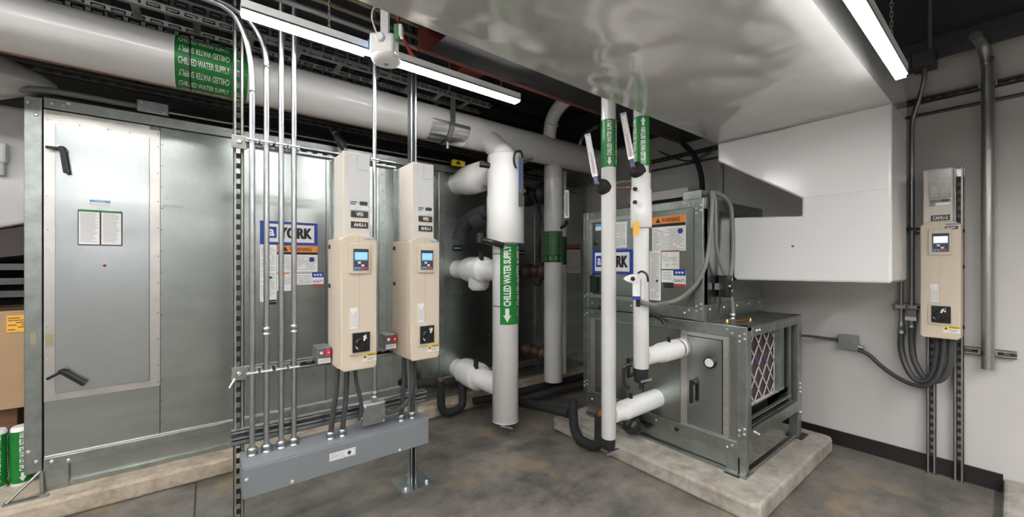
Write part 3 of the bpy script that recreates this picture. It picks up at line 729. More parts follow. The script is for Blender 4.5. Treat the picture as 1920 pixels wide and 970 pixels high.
o = flange_stub(1.235, 'rust', .045); o.mt('cast').lathe((R2X-.02, R2Y+.17, 1.235), (-.3, 0, -1), [(0, .03), (.11, .045), (.13, .05), (.15, .03)], 14); o.build('flanged_valve', r2)
flange_stub(.40, 'rust', .042).build('flanged_valve', r2)
o = flange_stub(2.02, 'cast', .06); o.tube([(R2X-.1, R2Y+.2, 1.98), (R2X-.06, R2Y+.16, 1.88), (R2X-.03, R2Y+.14, 1.75)], .012, 8); o.build('flanged_valve', r2)
r2b = MB().mt('pvc').cyl((3.02, 2.98, .13), (3.02, 2.98, 2.30), .030, 16).mt('green_dk').lathe((3.02, 2.98, 1.30), (0, 0, 1), [(0, .032), (.30, .032)], 16, caps=False)
tag(r2b.build('thin_pipe'), 'thin white pipe with dark green band just behind the background riser', 'pipe')

def thermometer(parent, base, tip_dir, z0, length, wd=.034, face_phi=None):
    """industrial straight thermometer: case, scale, stem"""
    b = Vector(base); d = Vector(tip_dir).normalized(); vd = (Vector(EYE)-b); vd.z = 0; vd.normalize()
    n = (vd-d*vd.dot(d)).normalized(); sd = d.cross(n)
    o = MB().mt('zinc').obox(b, d, sd, n, (.035, length), (-wd/2, wd/2), (-.012, .012))
    o.mt('paper').obox(b, d, sd, n, (.045, length-.015), (-wd*.36, wd*.36), (.012, .0135))
    for k in range(18):
        t = .055+(length-.08)*k/17
        o.mt('print_dk').obox(b, d, sd, n, (t, t+.002), (-wd*.32, -wd*.1 if k % 3 else 0), (.0135, .0142)).obox(b, d, sd, n, (t, t+.002), (wd*.12, wd*.30), (.0135, .0142))
    o.mt('red').obox(b, d, sd, n, (.05, length*.6), (-.0012, .0012), (.0142, .0150))
    o.mt('navy_h').obox(b, d, sd, n, (-.01, .035), (-wd*.35, wd*.35), (-.012, .012))
    return o.build('thermometer', parent)

o = MB()
thermometer(r2, (2.735, 2.66, 1.72), (0, 0, 1), 0, .30, .045)
MB().mt('black').tube([(2.735, 2.66, 1.72), (2.70, 2.65, 1.68), (2.70, 2.70, 1.66)], .018, 8).build('thermometer_stem', r2)

# riser 3 (front left of the pair) and riser 4
R3X, R3Y, R3R = 1.90, 1.50, .0435
r3 = thing('riser_pipe', 'slim white pipe nearest the small air handler, reaching lowest of the front pair', 'pipe', (R3X, R3Y, .20))
MB().mt('pvc').lathe((R3X, R3Y, .27), (0, 0, 1), [(0, R3R-.003), (.003, R3R), (2.5, R3R)], 32).mt('pvc_joint').lathe((R3X, R3Y, 1.885), (0, 0, 1), [(0, R3R+.001), (.004, R3R+.001)], 32).build('pipe_jacket', r3)
MB().mt('foam').lathe((R3X, R3Y, .275), (0, 0, -1), [(0, .040), (.065, .038), (.07, .034)], 20).mt('zinc').obox((R3X-.01, R3Y-.03, .195), (.72, -.6, .35), (0, 0, 1), (.5, .8, 0), (-.03, .045), (-.009, .009), (-.008, .008)).build('drain_valve', r3)
o = MB().mt('pvc').lathe((R3X+.03, R3Y, .40), (1, 0, 0), [(0, .05), (.10, .05), (.102, .058), (.13, .058), (.14, .06), (2.408-R3X-.03, .06)], 28).build('stub_pipe', r3)
MB().mt('black').cyl((R3X+.22, R3Y, .46), (R3X+.22, R3Y, .49), .012, 10).build('test_port', r3)
marker(r3, R3X, R3Y, R3R, 1.888, 2.17, 'CHILLED WATER SUPPLY', toward(R3X, R3Y)+.1, cols=(0, 1.15), h=.026)
# riser 4
R4X, R4Y, R4R = 1.978, 1.33, .0435
r4 = thing('riser_pipe', 'slim white pipe with wider sleeve and amber tag, ending at knee height', 'pipe', (R4X, R4Y, .63))
o = MB().mt('pvc').lathe((R4X, R4Y, .712), (0, 0, 1), [(0, R4R-.003), (.003, R4R), (.82, R4R)], 32)
o.lathe((R4X, R4Y, 1.53), (0, 0, 1), [(0, .057), (.004, .060), (.14, .060), (.142, .058), (.21, .058), (.212, .054), (.30, .054), (.304, R4R), (2.9-1.53, R4R)], 32)
o.mt('pvc_joint').lathe((R4X, R4Y, 1.522), (0, 0, 1), [(0, .0585), (.008, .0585)], 32)
o.build('pipe_jacket', r4)
MB().mt('foam').lathe((R4X, R4Y, .715), (0, 0, -1), [(0, .040), (.08, .040), (.085, .034)], 20).mt('black').tube([(R4X-.05, R4Y+.03, .73), (R4X-.09, R4Y+.05, .72), (R4X-.09, R4Y+.05, .62), (R4X-.06, R4Y+.04, .60)], .011, 8).mt('zinc').obox((R4X-.01, R4Y-.035, .65), (.72, -.6, .25), (0, 0, 1), (.5, .8, 0), (-.03, .035), (-.007, .007), (-.008, .008)).mt('cast').cyl((R4X, R4Y, .63), (R4X, R4Y, .59), .012, 10).build('drain_valve', r4)
o = MB().mt('pvc').lathe((R4X+.03, R4Y, .77), (1, 0, 0), [(0, .05), (.15, .05), (.152, .056), (.165, .056), (.17, .060), (2.408-R4X-.03, .062)], 28).build('stub_pipe', r4)
MB().mt('black').cyl((R4X+.28, R4Y-.01, .825), (R4X+.28, R4Y-.01, .86), .010, 10).lathe((2.36, R4Y, .77), (1, 0, 0), [(0, .0645), (.008, .0645)], 28, caps=False).build('test_port', r4)
marker(r4, R4X, R4Y, R4R, 1.875, 2.155, 'CHILLED WATER RETURN', toward(R4X, R4Y)+.25, down=False, cols=(0, -1.15), h=.026)
def black_knob(parent, cx, cy, z, side):
    """oval foam insulated thermowell boss leaning off the pipe"""
    o = MB().mt('foam'); d = Vector((side[0], side[1], .25)).normalized()
    o.lathe(Vector((cx, cy, z))+d*.02, d, [(0, .042), (.03, .046), (.055, .040), (.062, .024)], 20).mt('brass').lathe(Vector((cx, cy, z))+d*.08, d, [(0, .014), (.02, .014)], 8)
    return o.build('thermowell_boss', parent)
black_knob(r3, R3X, R3Y, 1.755, (-.66, .1)); b3 = Vector((R3X, R3Y, 1.755))+Vector((-.66, .1, .25)).normalized()*.105
thermometer(r3, b3, (-.13, .12, 1), 0, .29)
black_knob(r4, R4X, R4Y, 1.83, (-.62, -.05)); b4 = Vector((R4X, R4Y, 1.83))+Vector((-.62, -.05, .25)).normalized()*.10
thermometer(r4, b4, (-.13, .12, 1), 0, .30)
for z in (1.74, 1.665):
    MB().mt('black').lathe((R4X-.055, R4Y+.0, z), (-.8, -.3, -.1), [(0, .012), (.014, .012), (.016, .008), (.03, .008)], 12).build('test_port', r4)
o = MB().mt('zinc').tube([(R4X-.075, R4Y-.01, 1.665), (R4X-.077, R4Y-.02, 1.60), (R4X-.078, R4Y-.02, 1.55)], .0015, 5).mt('tag_or').obox((R4X-.078, R4Y-.02, 1.55), (0, 0, -1), (.78, -.62, 0), (.62, .78, 0), (0, .075), (-.017, .017), (-.003, .003)); o.build('amber_tag', r4)
o = MB().mt('copper').tube([(R3X+.03, R3Y-.03, 1.77), (R3X+.06, R3Y-.1, 1.765), (R4X-.03, R4Y+.03, 1.745)], .006, 8).mt('pipe_grey').tube([(R3X+.02, R3Y-.035, 1.80), (R3X+.07, R3Y-.05, 1.81), (R4X-.02, R4Y+.05, 1.795)], .009, 8)
tag(o.build('link_tube'), 'thin tubes bridging the two slim front pipes below the green markers', 'tube')
# control valve actuator on riser 4
ac = thing('valve_actuator', 'white and blue valve actuator on the right slim pipe with silver conduit', 'actuator', (R4X-.06, R4Y-.03, 1.12))
AX, AY = R4X-.058, R4Y-.02
vd = Vector((-AX, -AY, 0)).normalized(); sd = Vector((vd.y*-1, vd.x, 0))   # to the viewer's right
def act(o, a, b, c): return o.obox((AX, AY, 1.17), sd, (0, 0, 1), vd, a, b, c)
act(MB().mt('white'), (-.030, .028), (-.055, .06), (.0, .05)).build('housing', ac, .005)
act(MB().mt('blue'), (-.031, .012), (-.056, -.035), (-.001, .052)).build('blue_base', ac, .003)
act(MB().mt('grey_plate'), (.012, .016), (-.055, .06), (.05, .056)).build('rib', ac)
ce = Vector((AX, AY, 1.232))-sd*.028+vd*.05
o = MB().mt('white')
pts3 = []
for k in range(20):
    q = 2*PI*k/20; rr = .026*(1+.9*max(0, math.cos(q-PI))**3); pts3.append((rr*math.cos(q), .026*math.sin(q)*.95))
V = [tuple(ce+sd*a+Vector((0, 0, 1))*b) for a, b in pts3]+[tuple(ce+sd*a+Vector((0, 0, 1))*b+vd*.012) for a, b in pts3]
o.add(V, [tuple(range(20)), tuple(range(39, 19, -1))]+[(i, (i+1) % 20, (i+1) % 20+20, i+20) for i in range(20)]).mt('black').lathe(ce+vd*.012, vd, [(0, .012), (.008, .012), (.01, .006)], 14)
o.build('pointer_dial', ac)
MB().mt('black').tube([Vector((AX, AY, 1.262))+vd*.03, Vector((AX, AY, 1.272))+sd*.02+vd*.045, Vector((AX, AY, 1.255))+sd*.045+vd*.05, Vector((AX, AY, 1.215))+sd*.052+vd*.05], .006, 8).cyl(Vector((AX, AY, 1.115))+vd*.03, Vector((AX, AY, 1.075))+vd*.03, .012, 10).build('cable_gland', ac)

# ------------------------------------------------------------------ strut rack
rk = thing('strut_rack', 'slotted steel channel rack standing before the large air handler', 'rack', (.55, 2.2, 0))
PY = 2.235
def part_strut(name, mname, a, b, n, parent, **k): return MB().mt(mname).strut(a, b, n, **k).build(name, parent)
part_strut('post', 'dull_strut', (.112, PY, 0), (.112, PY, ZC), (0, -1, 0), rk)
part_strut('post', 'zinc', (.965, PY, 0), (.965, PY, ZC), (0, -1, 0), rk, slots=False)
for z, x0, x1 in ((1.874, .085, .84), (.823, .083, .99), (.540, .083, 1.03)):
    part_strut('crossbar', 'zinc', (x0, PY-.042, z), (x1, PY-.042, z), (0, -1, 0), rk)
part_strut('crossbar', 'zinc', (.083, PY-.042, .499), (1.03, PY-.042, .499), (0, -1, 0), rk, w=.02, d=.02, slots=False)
MB().mt('zinc').box(.87, 1.06, 2.13, 2.32, 0, .008).mt('chrome').bolt(.90, 2.16, .008, .01, .012, 'z').bolt(1.03, 2.16, .008, .01, .012, 'z').build('base_plate', rk)
for z in (1.855, .81):
    o = MB().mt('dull_strut').box(.083, .14, PY-.09, PY-.083, z-.02, z+.04).mt('chrome').bolt(.112, PY-.09, z+.01, .008, .008); o.build('corner_fitting', rk, .002)
MB().mt('paper').tube([(.095, PY-.09, .80), (.085, PY-.10, .785), (.075, PY-.10, .765)], .004, 6).build('tie_strap', rk)

# trough
tr = thing('wiring_trough', 'long grey painted wiring trough low on the strut rack', 'trough', (.54, 2.09, .317))
MB().mt('grey_box').box(.115, .970, 2.005, 2.19, .317, .450).build('body', tr, .002)
o = MB().mt('grey_box').box(.120, .965, 1.998, 2.005, .320, .444)
for x, z in ((.30, .335), (.80, .33), (.13, .40)): o.mt('chrome').bolt(x, 1.998, z, .006)
cv = o.build('cover', tr, .002)
o = MB().mt('paper').box(.455, .575, 1.9965, 1.998, .375, .412)
o.mt('print').box(.458, .512, 1.996, 1.9965, .378, .409).mt('paper').box(.460, .510, 1.9955, 1.996, .380, .407)
printed(o, .463, .508, 1.9955, .382, .406, step=.006)
o.mt('print').box(.518, .572, 1.996, 1.9965, .378, .409).mt('paper').box(.520, .570, 1.9955, 1.996, .380, .407).mt('print_dk').lathe((.545, 1.9955, .394), (0, -1, 0), [(0, .009), (.0005, .009)], 14); o.build('rating_label', cv)

# four conduits
CY = 2.118
def conn(o, x, y, z, r=.014, mname='zinc'):
    """compression connector standing on a surface"""
    return o.mt(mname).lathe((x, y, z), (0, 0, 1), [(0, r*1.5), (.006, r*1.5), (.008, r*1.15), (.014, r*1.15), (.016, r*1.45), (.032, r*1.45), (.036, r*1.05)], 12)
names = ['leftmost of the four bright steel conduits rising from the grey trough, bending left at top',
         'second from left of the four steel conduits, bending left near the light',
         'third from left of the four steel conduits, rising straight up',
         'rightmost of the four steel conduits rising from the trough, straight to ceiling']
CR = .0115
for i, x in enumerate((.158, .213, .272, .325)):
    c = thing('conduit', names[i], 'conduit', (x, CY, .45), 'conduits rising from the trough')
    o = MB().mt('zinc')
    if i == 0: path = [(x, CY, .45), (x, CY, 1.2), (x, CY, 2.0), (x, CY, 2.10), (x-.004, CY, 2.20), (x-.02, CY, 2.31), (x-.05, CY, 2.39), (x-.09, CY, 2.43), (x-.18, CY, 2.445), (x-.6, CY, 2.45)]
    elif i == 1: path = [(x, CY, .45), (x, CY, 1.2), (x, CY, 2.14), (x, CY, 2.22), (x-.004, CY, 2.28), (x-.02, CY+.01, 2.35), (x-.05, CY+.02, 2.405), (x-.10, CY+.03, 2.45), (x-.2, CY+.035, 2.475), (x-.6, CY+.035, 2.48)]
    else: path = [(x, CY, .45), (x, CY, ZC)]
    o.tube(path, CR, 12).build('tube', c)
    conn(MB(), x, CY, .45).build('connector', c)
    for z in (1.874, .823):
        s_ = MB().mt('zinc').box(x-.024, x-.013, CY-.006, CY+.034, z-.010, z+.010).box(x+.013, x+.024, CY-.006, CY+.034, z-.010, z+.010).lathe((x, CY, z-.009), (0, 0, 1), [(0, CR+.003), (.018, CR+.003)], 12).mt('chrome').cyl((x-.022, CY-.012, z), (x+.022, CY-.012, z), .004, 8)
        s_.build('strap', c)
    conn(MB(), x, CY, .99, .0115).build('coupling', c) if i in (1, 3) else None
# conduit between drives
c = thing('conduit', 'single thin conduit beside the left drive, passing behind the ceiling light', 'conduit', (.708, CY, .60))
MB().mt('zinc').tube([(.708, CY, .60), (.708, CY, ZC)], .0105, 12).build('tube', c)
conn(MB(), .708, CY, .595, .011).build('connector', c)
MB().mt('zinc').box(.686, .730, CY-.006, CY+.034, 1.864, 1.884).mt('chrome').cyl((.688, CY-.013, 1.874), (.728, CY-.013, 1.874), .004, 8).build('strap', c)
c = MB().mt('zinc').box(.630, .745, 2.06, 2.125, .475, .585).mt('chrome').bolt(.64, 2.06, .575).bolt(.735, 2.06, .485)
c.mt('galv_b').box(.634, .741, 2.055, 2.06, .479, .581)
tag(c.build('junction_box', None, .002), 'square zinc junction box on the lower rack channel between the drives', 'junction box')

# ------------------------------------------------------------------ variable frequency drives
def drive(label, frame, ox, yb, yf, z0, z1, ztop, wd, plates, wide=True, screen='screen', group='variable frequency drives'):
    base = FR[frame](ox+wd/2, (yb+yf)/2, z0)
    t = thing('motor_drive', label, 'motor drive', base, group)
    k = (z1-z0)/.634; ks = wd/.172
    Zl = lambda z: z0+(z-.815)*k
    Zu = lambda z: z1+(z-1.449)*(ztop-z1)/(1.838-1.449)
    X = lambda x: (x-.4775)*ks
    mb = lambda m: MB(frame, (ox, 0, 0)).mt(m)
    # lower enclosure: tapered front cover with arched top
    pts = [(0.004, z0+.012), (.016, z0), (wd-.016, z0), (wd-.004, z0+.012), (wd-.002, z1-.02), (wd-.02, z1-.006), (wd*.75, z1+.004), (wd*.25, z1+.004), (.02, z1-.006), (.002, z1-.02)]
    mb('beige').prism_y(pts, yf, yf+.055).build('front_cover', t, .006)
    mb('beige').box(.004, wd-.004, yf+.055, yb-.005, z0+.004, z1-.012).build('enclosure', t, .004)
    mb('beige_seam').box(.5*wd-.0008, .5*wd+.0008, yf-.0006, yf+.001, z0+.2, z1-.002).build('cover_seam', t)
    # upper box
    bx0, bx1 = X(.494), X(.614)
    dk = yf+.16*(yb-yf)/.225
    mb('beige_lt').box(bx0, bx1, yf+.004, dk, z1-.01, ztop).build('upper_cover', t, .003)
    mb('galv_b').box(bx0-.004, bx1-.004, dk, yb-.002, z1-.01, ztop-.002).box(bx0-.006, bx1, yb-.012, yb-.002, z1-.03, ztop+.006).build('heat_sink', t, .002)
    lm = 'beige_label' if screen == 'screen' else 'smoke'
    o = mb(lm).box(bx0+.022, bx1-.006, yf+.003, yf+.004, Zu(1.618), Zu(1.828))
    o.mt('print').box(bx0+.060, bx0+.061, yf+.002, yf+.003, Zu(1.76), Zu(1.828)).box(bx0+.06, bx1-.008, yf+.002, yf+.003, Zu(1.758), Zu(1.760))
    for r_ in range(2): printed(o, bx0+.03+.043*r_, bx0+.062+.043*r_, yf+.003, Zu(1.63), Zu(1.72), 'beige_lt', step=.007)
    o.build('instruction_panel', t)
    o = mb(lm).box(bx0+.026, bx1-.006, yf+.002, yf+.004, Zu(1.567), Zu(1.614)).mt('print_dk').box(bx0+.03, bx0+.06, yf+.001, yf+.002, Zu(1.602), Zu(1.607)).box(bx0+.03, bx0+.052, yf+.001, yf+.002, Zu(1.593), Zu(1.597)).rbox(bx0+.07, bx1-.012, yf+.001, yf+.002, Zu(1.592), Zu(1.610), .006).mt('galv_b').box(bx0+.05, bx1-.008, yf+.001, yf+.002, Zu(1.569), Zu(1.588))
    o.build('rating_label', t)
    for txt, zl, zh in plates:
        o = mb('black').box(bx0+.032, bx1-.010, yf, yf+.004, Zu(zl), Zu(zh)).mt('paper')
        hw = .5*min(.06, .011*len(txt)); mid = (bx0+.032+bx1-.010)/2
        o.text(txt, mid-hw, mid+hw, yf-.0008, Zu(zl)+.006, Zu(zh)-.006, .03).build('name_plate', t)
    o = mb('cyan' if screen == 'screen' else 'blue').text('YASKAWA', X(.583), X(.641), yf-.0008, Zl(1.427), Zl(1.438), .03)
    if screen != 'screen':
        o.mt('print_dk').rbox(X(.583), X(.636), yf-.001, yf, Zl(1.405), Zl(1.422), .006).mt('paper').text('P1000', X(.592), X(.626), yf-.0014, Zl(1.409), Zl(1.418), .03)
    o.build('brand_lettering', t)
    kp = mb('beige').rbox(X(.517), X(.612), yf-.010, yf, Zl(1.268), Zl(1.412), .008).build('keypad_bezel', t, .003)
    o = mb('keypad').box(X(.533), X(.602), yf-.014, yf-.010, Zl(1.285), Zl(1.385)).mt('print_dk').box(X(.533), X(.602), yf-.0145, yf-.014, Zl(1.372), Zl(1.385))
    for a in range(4):
        for b_ in range(3):
            mm = 'red' if (b_ == 0 and a >= 2) else ('cyan' if (b_ == 0) else 'paper' if (a+b_) % 3 == 0 else 'print_dk')
            o.mt(mm).box(X(.537+.016*a), X(.549+.016*a), yf-.0155, yf-.014, Zl(1.290+.013*b_), Zl(1.299+.013*b_))
    o.build('keypad', kp)
    mb(screen).box(X(.539), X(.596), yf-.0155, yf-.014, Zl(1.334), Zl(1.369)).build('screen', kp)
    o = mb('paper').box(X(.521), X(.556), yf-.0012, yf, Zl(1.012), Zl(1.11))
    for a in range(4): o.mt('print').box(X(.525+.008*a), X(.527+.008*a), yf-.0018, yf-.0012, Zl(1.02), Zl(1.075+.02*random.random()))
    o.build('side_label', t)
    sw = mb('beige').rbox(X(.514), X(.612), yf-.006, yf, Zl(.887), Zl(1.0), .006).build('switch_surround', t, .002)
    mb('black').box(X(.530), X(.608), yf-.014, yf-.006, Zl(.902), Zl(.992)).mt('print').box(X(.585), X(.589), yf-.0146, yf-.014, Zl(.93), Zl(.985)).build('switch_plate', sw, .002)
    mx = X(.565); mz = Zl(.942)
    o = mb('black').lathe((mx, yf-.014, mz), (0, -1, 0), [(0, .027), (.010, .026), (.012, .022)], 20).obox((mx, yf-.014, mz), (.35, 0, .94), (.94, 0, -.35), (0, 1, 0), (-.03, .03), (-.008, .008), (-.028, 0))
    o.mt('paper').obox((mx, yf-.014, mz), (.35, 0, .94), (.94, 0, -.35), (0, 1, 0), (.018, .044), (-.004, .004), (-.0295, -.028)).obox((mx+.008, yf-.014, mz+.035), (.8, 0, -.6), (.6, 0, .8), (0, 1, 0), (0, .02), (-.003, .003), (-.016, -.012)).obox((mx-.026, yf-.014, mz-.01), (.6, 0, -.8), (.8, 0, .6), (0, 1, 0), (0, .02), (-.002, .002), (-.0145, -.0135))
    o.build('rotary_switch', sw)
    o = mb('paper').box(X(.577), X(.643), yf-.0012, yf, Zl(.850), Zl(.886)).mt('yellow').box(X(.598), X(.643), yf-.0018, yf-.0012, Zl(.874), Zl(.888)).mt('yellow').box(X(.579), X(.597), yf-.0018, yf-.0012, Zl(.866), Zl(.884))
    o.mt('print_dk').text('WARNING', X(.601), X(.640), yf-.0024, Zl(.8765), Zl(.8850), .02).add([(X(.582), yf-.0024, Zl(.868)), (X(.594), yf-.0024, Zl(.868)), (X(.588), yf-.0024, Zl(.881))], [(0, 1, 2)])
    o.mt('print').box(X(.60), X(.64), yf-.0018, yf-.0012, Zl(.864), Zl(.867)).box(X(.60), X(.63), yf-.0018, yf-.0012, Zl(.857), Zl(.860))
    o.build('warning_sticker', t)
    for z in (z0+.05, z0+.38*k, z1-.06):
        MB(frame, (ox, 0, 0)).mt('black').box(-.003, .004, yb-.05, yb-.03, z, z+.02).build('clip', t); MB(frame, (ox, 0, 0)).mt('black').box(wd-.004, wd+.003, yb-.05, yb-.03, z, z+.02).build('clip', t)
    return t
drive('left beige motor drive on the rack, beside the four conduits', 'A', .4775, 2.145, 1.897, .815, 1.449, 1.838, .172, [('VFD', 1.534, 1.563), ('AHU-1', 1.484, 1.513)])
drive('right beige motor drive on the rack, in front of the thick channel post', 'A', .811, 2.145, 1.890, .815, 1.449, 1.838, .170, [('VFD', 1.534, 1.563), ('AHU-1', 1.484, 1.513)])
drive('tan motor drive on the right wall with a pale screen', 'B', -.357, 3.575, 3.38, .877, 1.560, 1.872, .168, [('CAHU-2', 1.458, 1.498)], screen='screen_w')

# small disconnect switches on the mid channel
def pilot(x, z, label):
    t = thing('control_station', label, 'control box', (x+.03, 2.10, z))
    MB().mt('galv_b').box(x, x+.062, 2.055, 2.16, z, z+.078).build('box', t, .002)
    MB().mt('keypad').box(x+.004, x+.060, 2.050, 2.055, z+.028, z+.074).mt('red_lamp').lathe((x+.018, 2.050, z+.053), (0, -1, 0), [(0, .007), (.005, .006)], 12).build('pilot_lamp', t)
    MB().mt('red').box(x+.040, x+.058, 2.042, 2.050, z+.034, z+.070).mt('red_lamp').lathe((x+.049, 2.042, z+.053), (0, -1, 0), [(0, .004), (.002, .003)], 8).build('rocker', t)
    o = MB().mt('paper').box(x+.006, x+.060, 2.052, 2.055, z+.002, z+.026); printed(o, x+.01, x+.056, 2.052, z+.004, z+.024, step=.007); o.build('label_plate', t)
    return t
pilot(.413, .832, 'small grey control box with red lamps at the left drive lower left')
pilot(.742, .858, 'small grey control box with red lamps between the two rack drives')

# flexible whips of the rack drives
def whip(label, pts, r=.0125, mname='flex', conns=(), group=None, name='flexible_conduit'):
    t = thing(name, label, 'flexible conduit', pts[-1], group)
    MB().mt(mname).tube(pts, r, 12).build('sheath', t)
    for p, d in conns:
        MB().mt('zinc').lathe(p, d, [(0, r*1.5), (.006, r*1.5), (.008, r*1.2), (.016, r*1.2), (.018, r*1.6), (.034, r*1.6), (.038, r*1.1)], 12).build('connector', t)
    return t
g = 'flexible conduits below the rack drives'
whip('left of the two dark flexible conduits from left drive into the trough', [(.500, 2.04, .815), (.498, 2.045, .70), (.486, 2.06, .58), (.478, 2.075, .47), (.478, 2.075, .45)], .0125, conns=[((.478, 2.075, .45), (0, 0, 1))], group=g)
whip('right of the two dark flexible conduits from left drive into the trough', [(.545, 2.04, .815), (.545, 2.045, .70), (.540, 2.06, .58), (.532, 2.075, .47), (.532, 2.075, .45)], .0125, conns=[((.532, 2.075, .45), (0, 0, 1))], group=g)
whip('dark flexible conduit from left drive curling into the zinc junction box', [(.585, 2.04, .815), (.592, 2.045, .72), (.615, 2.05, .62), (.622, 2.06, .55), (.612, 2.07, .52), (.632, 2.08, .515)], .0095, conns=[((.598, 2.08, .512), (1, 0, 0))], group=g)
whip('left of the two dark flexible conduits from right drive into the trough', [(.850, 2.06, .815), (.852, 2.065, .70), (.848, 2.07, .58), (.838, 2.075, .47), (.838, 2.075, .45)], .0125, conns=[((.838, 2.075, .45), (0, 0, 1))], group=g)
whip('right of the two dark flexible conduits from right drive into the trough', [(.905, 2.06, .815), (.912, 2.065, .70), (.908, 2.07, .58), (.900, 2.075, .47), (.900, 2.075, .45)], .0125, conns=[((.900, 2.075, .45), (0, 0, 1))], group=g)
whip('paler flexible conduit swinging from right drive left to the junction box', [(.875, 2.03, .815), (.880, 2.02, .70), (.865, 2.01, .60), (.82, 2.02, .545), (.775, 2.05, .52), (.748, 2.08, .515)], .0105, 'flex', conns=[((.782, 2.08, .512), (-1, 0, 0))], group=g)

# ------------------------------------------------------------------ LED fixtures
def fixture(label, x0, x1, y, z, wd, h, gap=None, skirt=0, drop=-.001):
    t = thing('strip_light', label, 'light', ((x0+x1)/2, y+wd/2, z), 'led strip lights')
    hs = MB().mt('white')
    hs.box(x0, x1, y, y+wd, z+.004, z+h).box(x0, x1, y, y+.004, z, z+.01).box(x0, x1, y+wd-.004, y+wd, z, z+.01)
    if skirt: hs.box(x0, x1, y-.004, y, z-skirt, z+.01).box(x0, x1, y+wd, y+wd+.004, z-skirt, z+.01).box(x0-.004, x0, y, y+wd, z-skirt, z+.01).box(x1, x1+.004, y, y+wd, z-skirt, z+.01)
    hs.build('housing', t)
    spans = [(x0+.004, x1-.004)] if not gap else [(x0+.004, gap[0]), (gap[1], x1-.004)]
    for a, b in spans: MB().mt('lens').box(a, b, y+.005, y+wd-.005, z-drop, z+.006).build('lens', t)
    return t
fixture('hanging bright strip light on the left with a sensor at its middle', .105, 1.545, 1.900, 2.338, .060, .042, gap=(.60, .74), drop=.010)
fixture('bright strip light at upper right, alongside the white duct', -1.2, 2.30, .275, 2.105, .042, .045, drop=.012)
fixture('unseen wide strip light added behind the viewpoint, nearer row, left half', -3.4, -.5, -1.0, 2.36, .13, .06)  # unseen fitting, added as fill from behind the camera
fixture('unseen wide strip light added behind the viewpoint, nearer row, right half', .2, 2.7, -1.0, 2.15, .13, .06, skirt=.04)  # unseen, added for fill; skirt keeps it off the upper wall
fixture('unseen wide strip light added behind the viewpoint, far row, left half', -3.4, -.5, -2.3, 2.36, .13, .06, skirt=.04)  # unseen far row, added to raise the room's brightness
fixture('unseen wide strip light added behind the viewpoint, far row, right half', .2, 2.4, -2.3, 2.15, .13, .06, skirt=.05)  # unseen, added for brightness; deeper skirt narrows its spread
fixture('unseen wide strip light added over the room left of the viewpoint', -3.6, -1.3, 1.2, 2.75, .13, .06)  # unseen, added to throw light on the header pipe
fixture('unseen wide strip light added beyond the left edge, before the white duct', -2.7, -1.3, 2.3, 2.62, .13, .06)  # unseen, added to brighten the left white duct and header
fixture('unseen wide strip light added above and just left of the viewpoint', -1.2, -.1, 1.0, 2.80, .13, .06)  # unseen overhead fitting, added to brighten header and conduits
def chain(label, x, y, z0, z1):
    o = MB().mt('zinc'); z = z0; k = 0
    while z < z1:
        pts = [(.004, 0), (.004, .012), (0, .018), (-.004, .012), (-.004, 0), (0, -.006), (.004, 0)]
        o.tube([(x+(a if k % 2 else 0), y+(0 if k % 2 else a), z+b) for a, b in pts], .0015, 5, sub=2); z += .018; k += 1
    return tag(o.build('hanging_chain'), label, 'chain', 'light chains')
chain('thin steel chain hanging down to the upper right strip light', 2.05, .290, 2.15, ZC)
chain('thin steel chain above the middle of the left strip light', .44, 1.935, 2.38, ZC)
chain('thin steel chain above the right end of the left strip light', 1.42, 1.935, 2.38, ZC)
# sensor box on the fixture
SX, SY, SZ = .655, 1.82, 2.315
sn = thing('occupancy_sensor', 'white sensor box with round lens hanging on the left strip light', 'sensor', (SX, SY, SZ))
vx, vy = Vector((.79, -.61, 0)), Vector((.61, .79, 0))
MB().mt('white').obox((SX, SY, SZ), vx, vy, (0, 0, 1), (-.058, .058), (-.045, .045), (-.03, .065)).build('body', sn, .012)
MB().mt('white').lathe((SX+.005, SY-.01, SZ-.035), (0, 0, -1), [(0, .066), (.008, .068), (.02, .062), (.028, .045), (.030, .012)], 32).mt('print').lathe((SX+.005, SY-.01, SZ-.065), (0, 0, -1), [(0, .010), (.003, .008)], 12).build('lens_dome', sn)
MB().mt('white').lathe(Vector((SX, SY, SZ))-vy*.045+vx*-.005+Vector((0, 0, .04)), -vy, [(0, .022), (.008, .021), (.012, .016)], 20).build('knockout', sn)
MB().mt('cyan').obox((SX, SY, SZ), vx, vy, (0, 0, 1), (-.0665, -.065), (-.03, .02), (-.01, .04)).build('sticker', sn)
o = MB().mt('white').obox((SX, SY, SZ), vx, vy, (0, 0, 1), (-.018, .020), (-.005, .02), (.07, .30)); o.build('mounting_arm', sn, .002)
MB().mt('white').tube([(SX-.035, SY+.0, SZ+.07), (SX-.055, SY+.01, SZ+.14), (SX-.04, SY+.02, SZ+.20), (SX+.0, SY+.02, SZ+.23)], .004, 6).build('cable', sn)
gp = MB().mt('green').obox((SX, SY, SZ), vx, vy, (0, 0, 1), (.055, .077), (-.04, -.01), (.035, .105)).mt('white').obox((SX, SY, SZ), vx, vy, (0, 0, 1), (.077, .092), (-.04, -.01), (.05, .105)).mt('red').tube([(SX+.05, SY-.05, SZ+.10), (SX+.04, SY-.04, SZ+.18), (SX+.01, SY-.02, SZ+.22)], .003, 5).mt('black').tube([(SX+.055, SY-.05, SZ+.10), (SX+.055, SY-.04, SZ+.2)], .003, 5, smooth=False).build('relay_module', sn, .002)

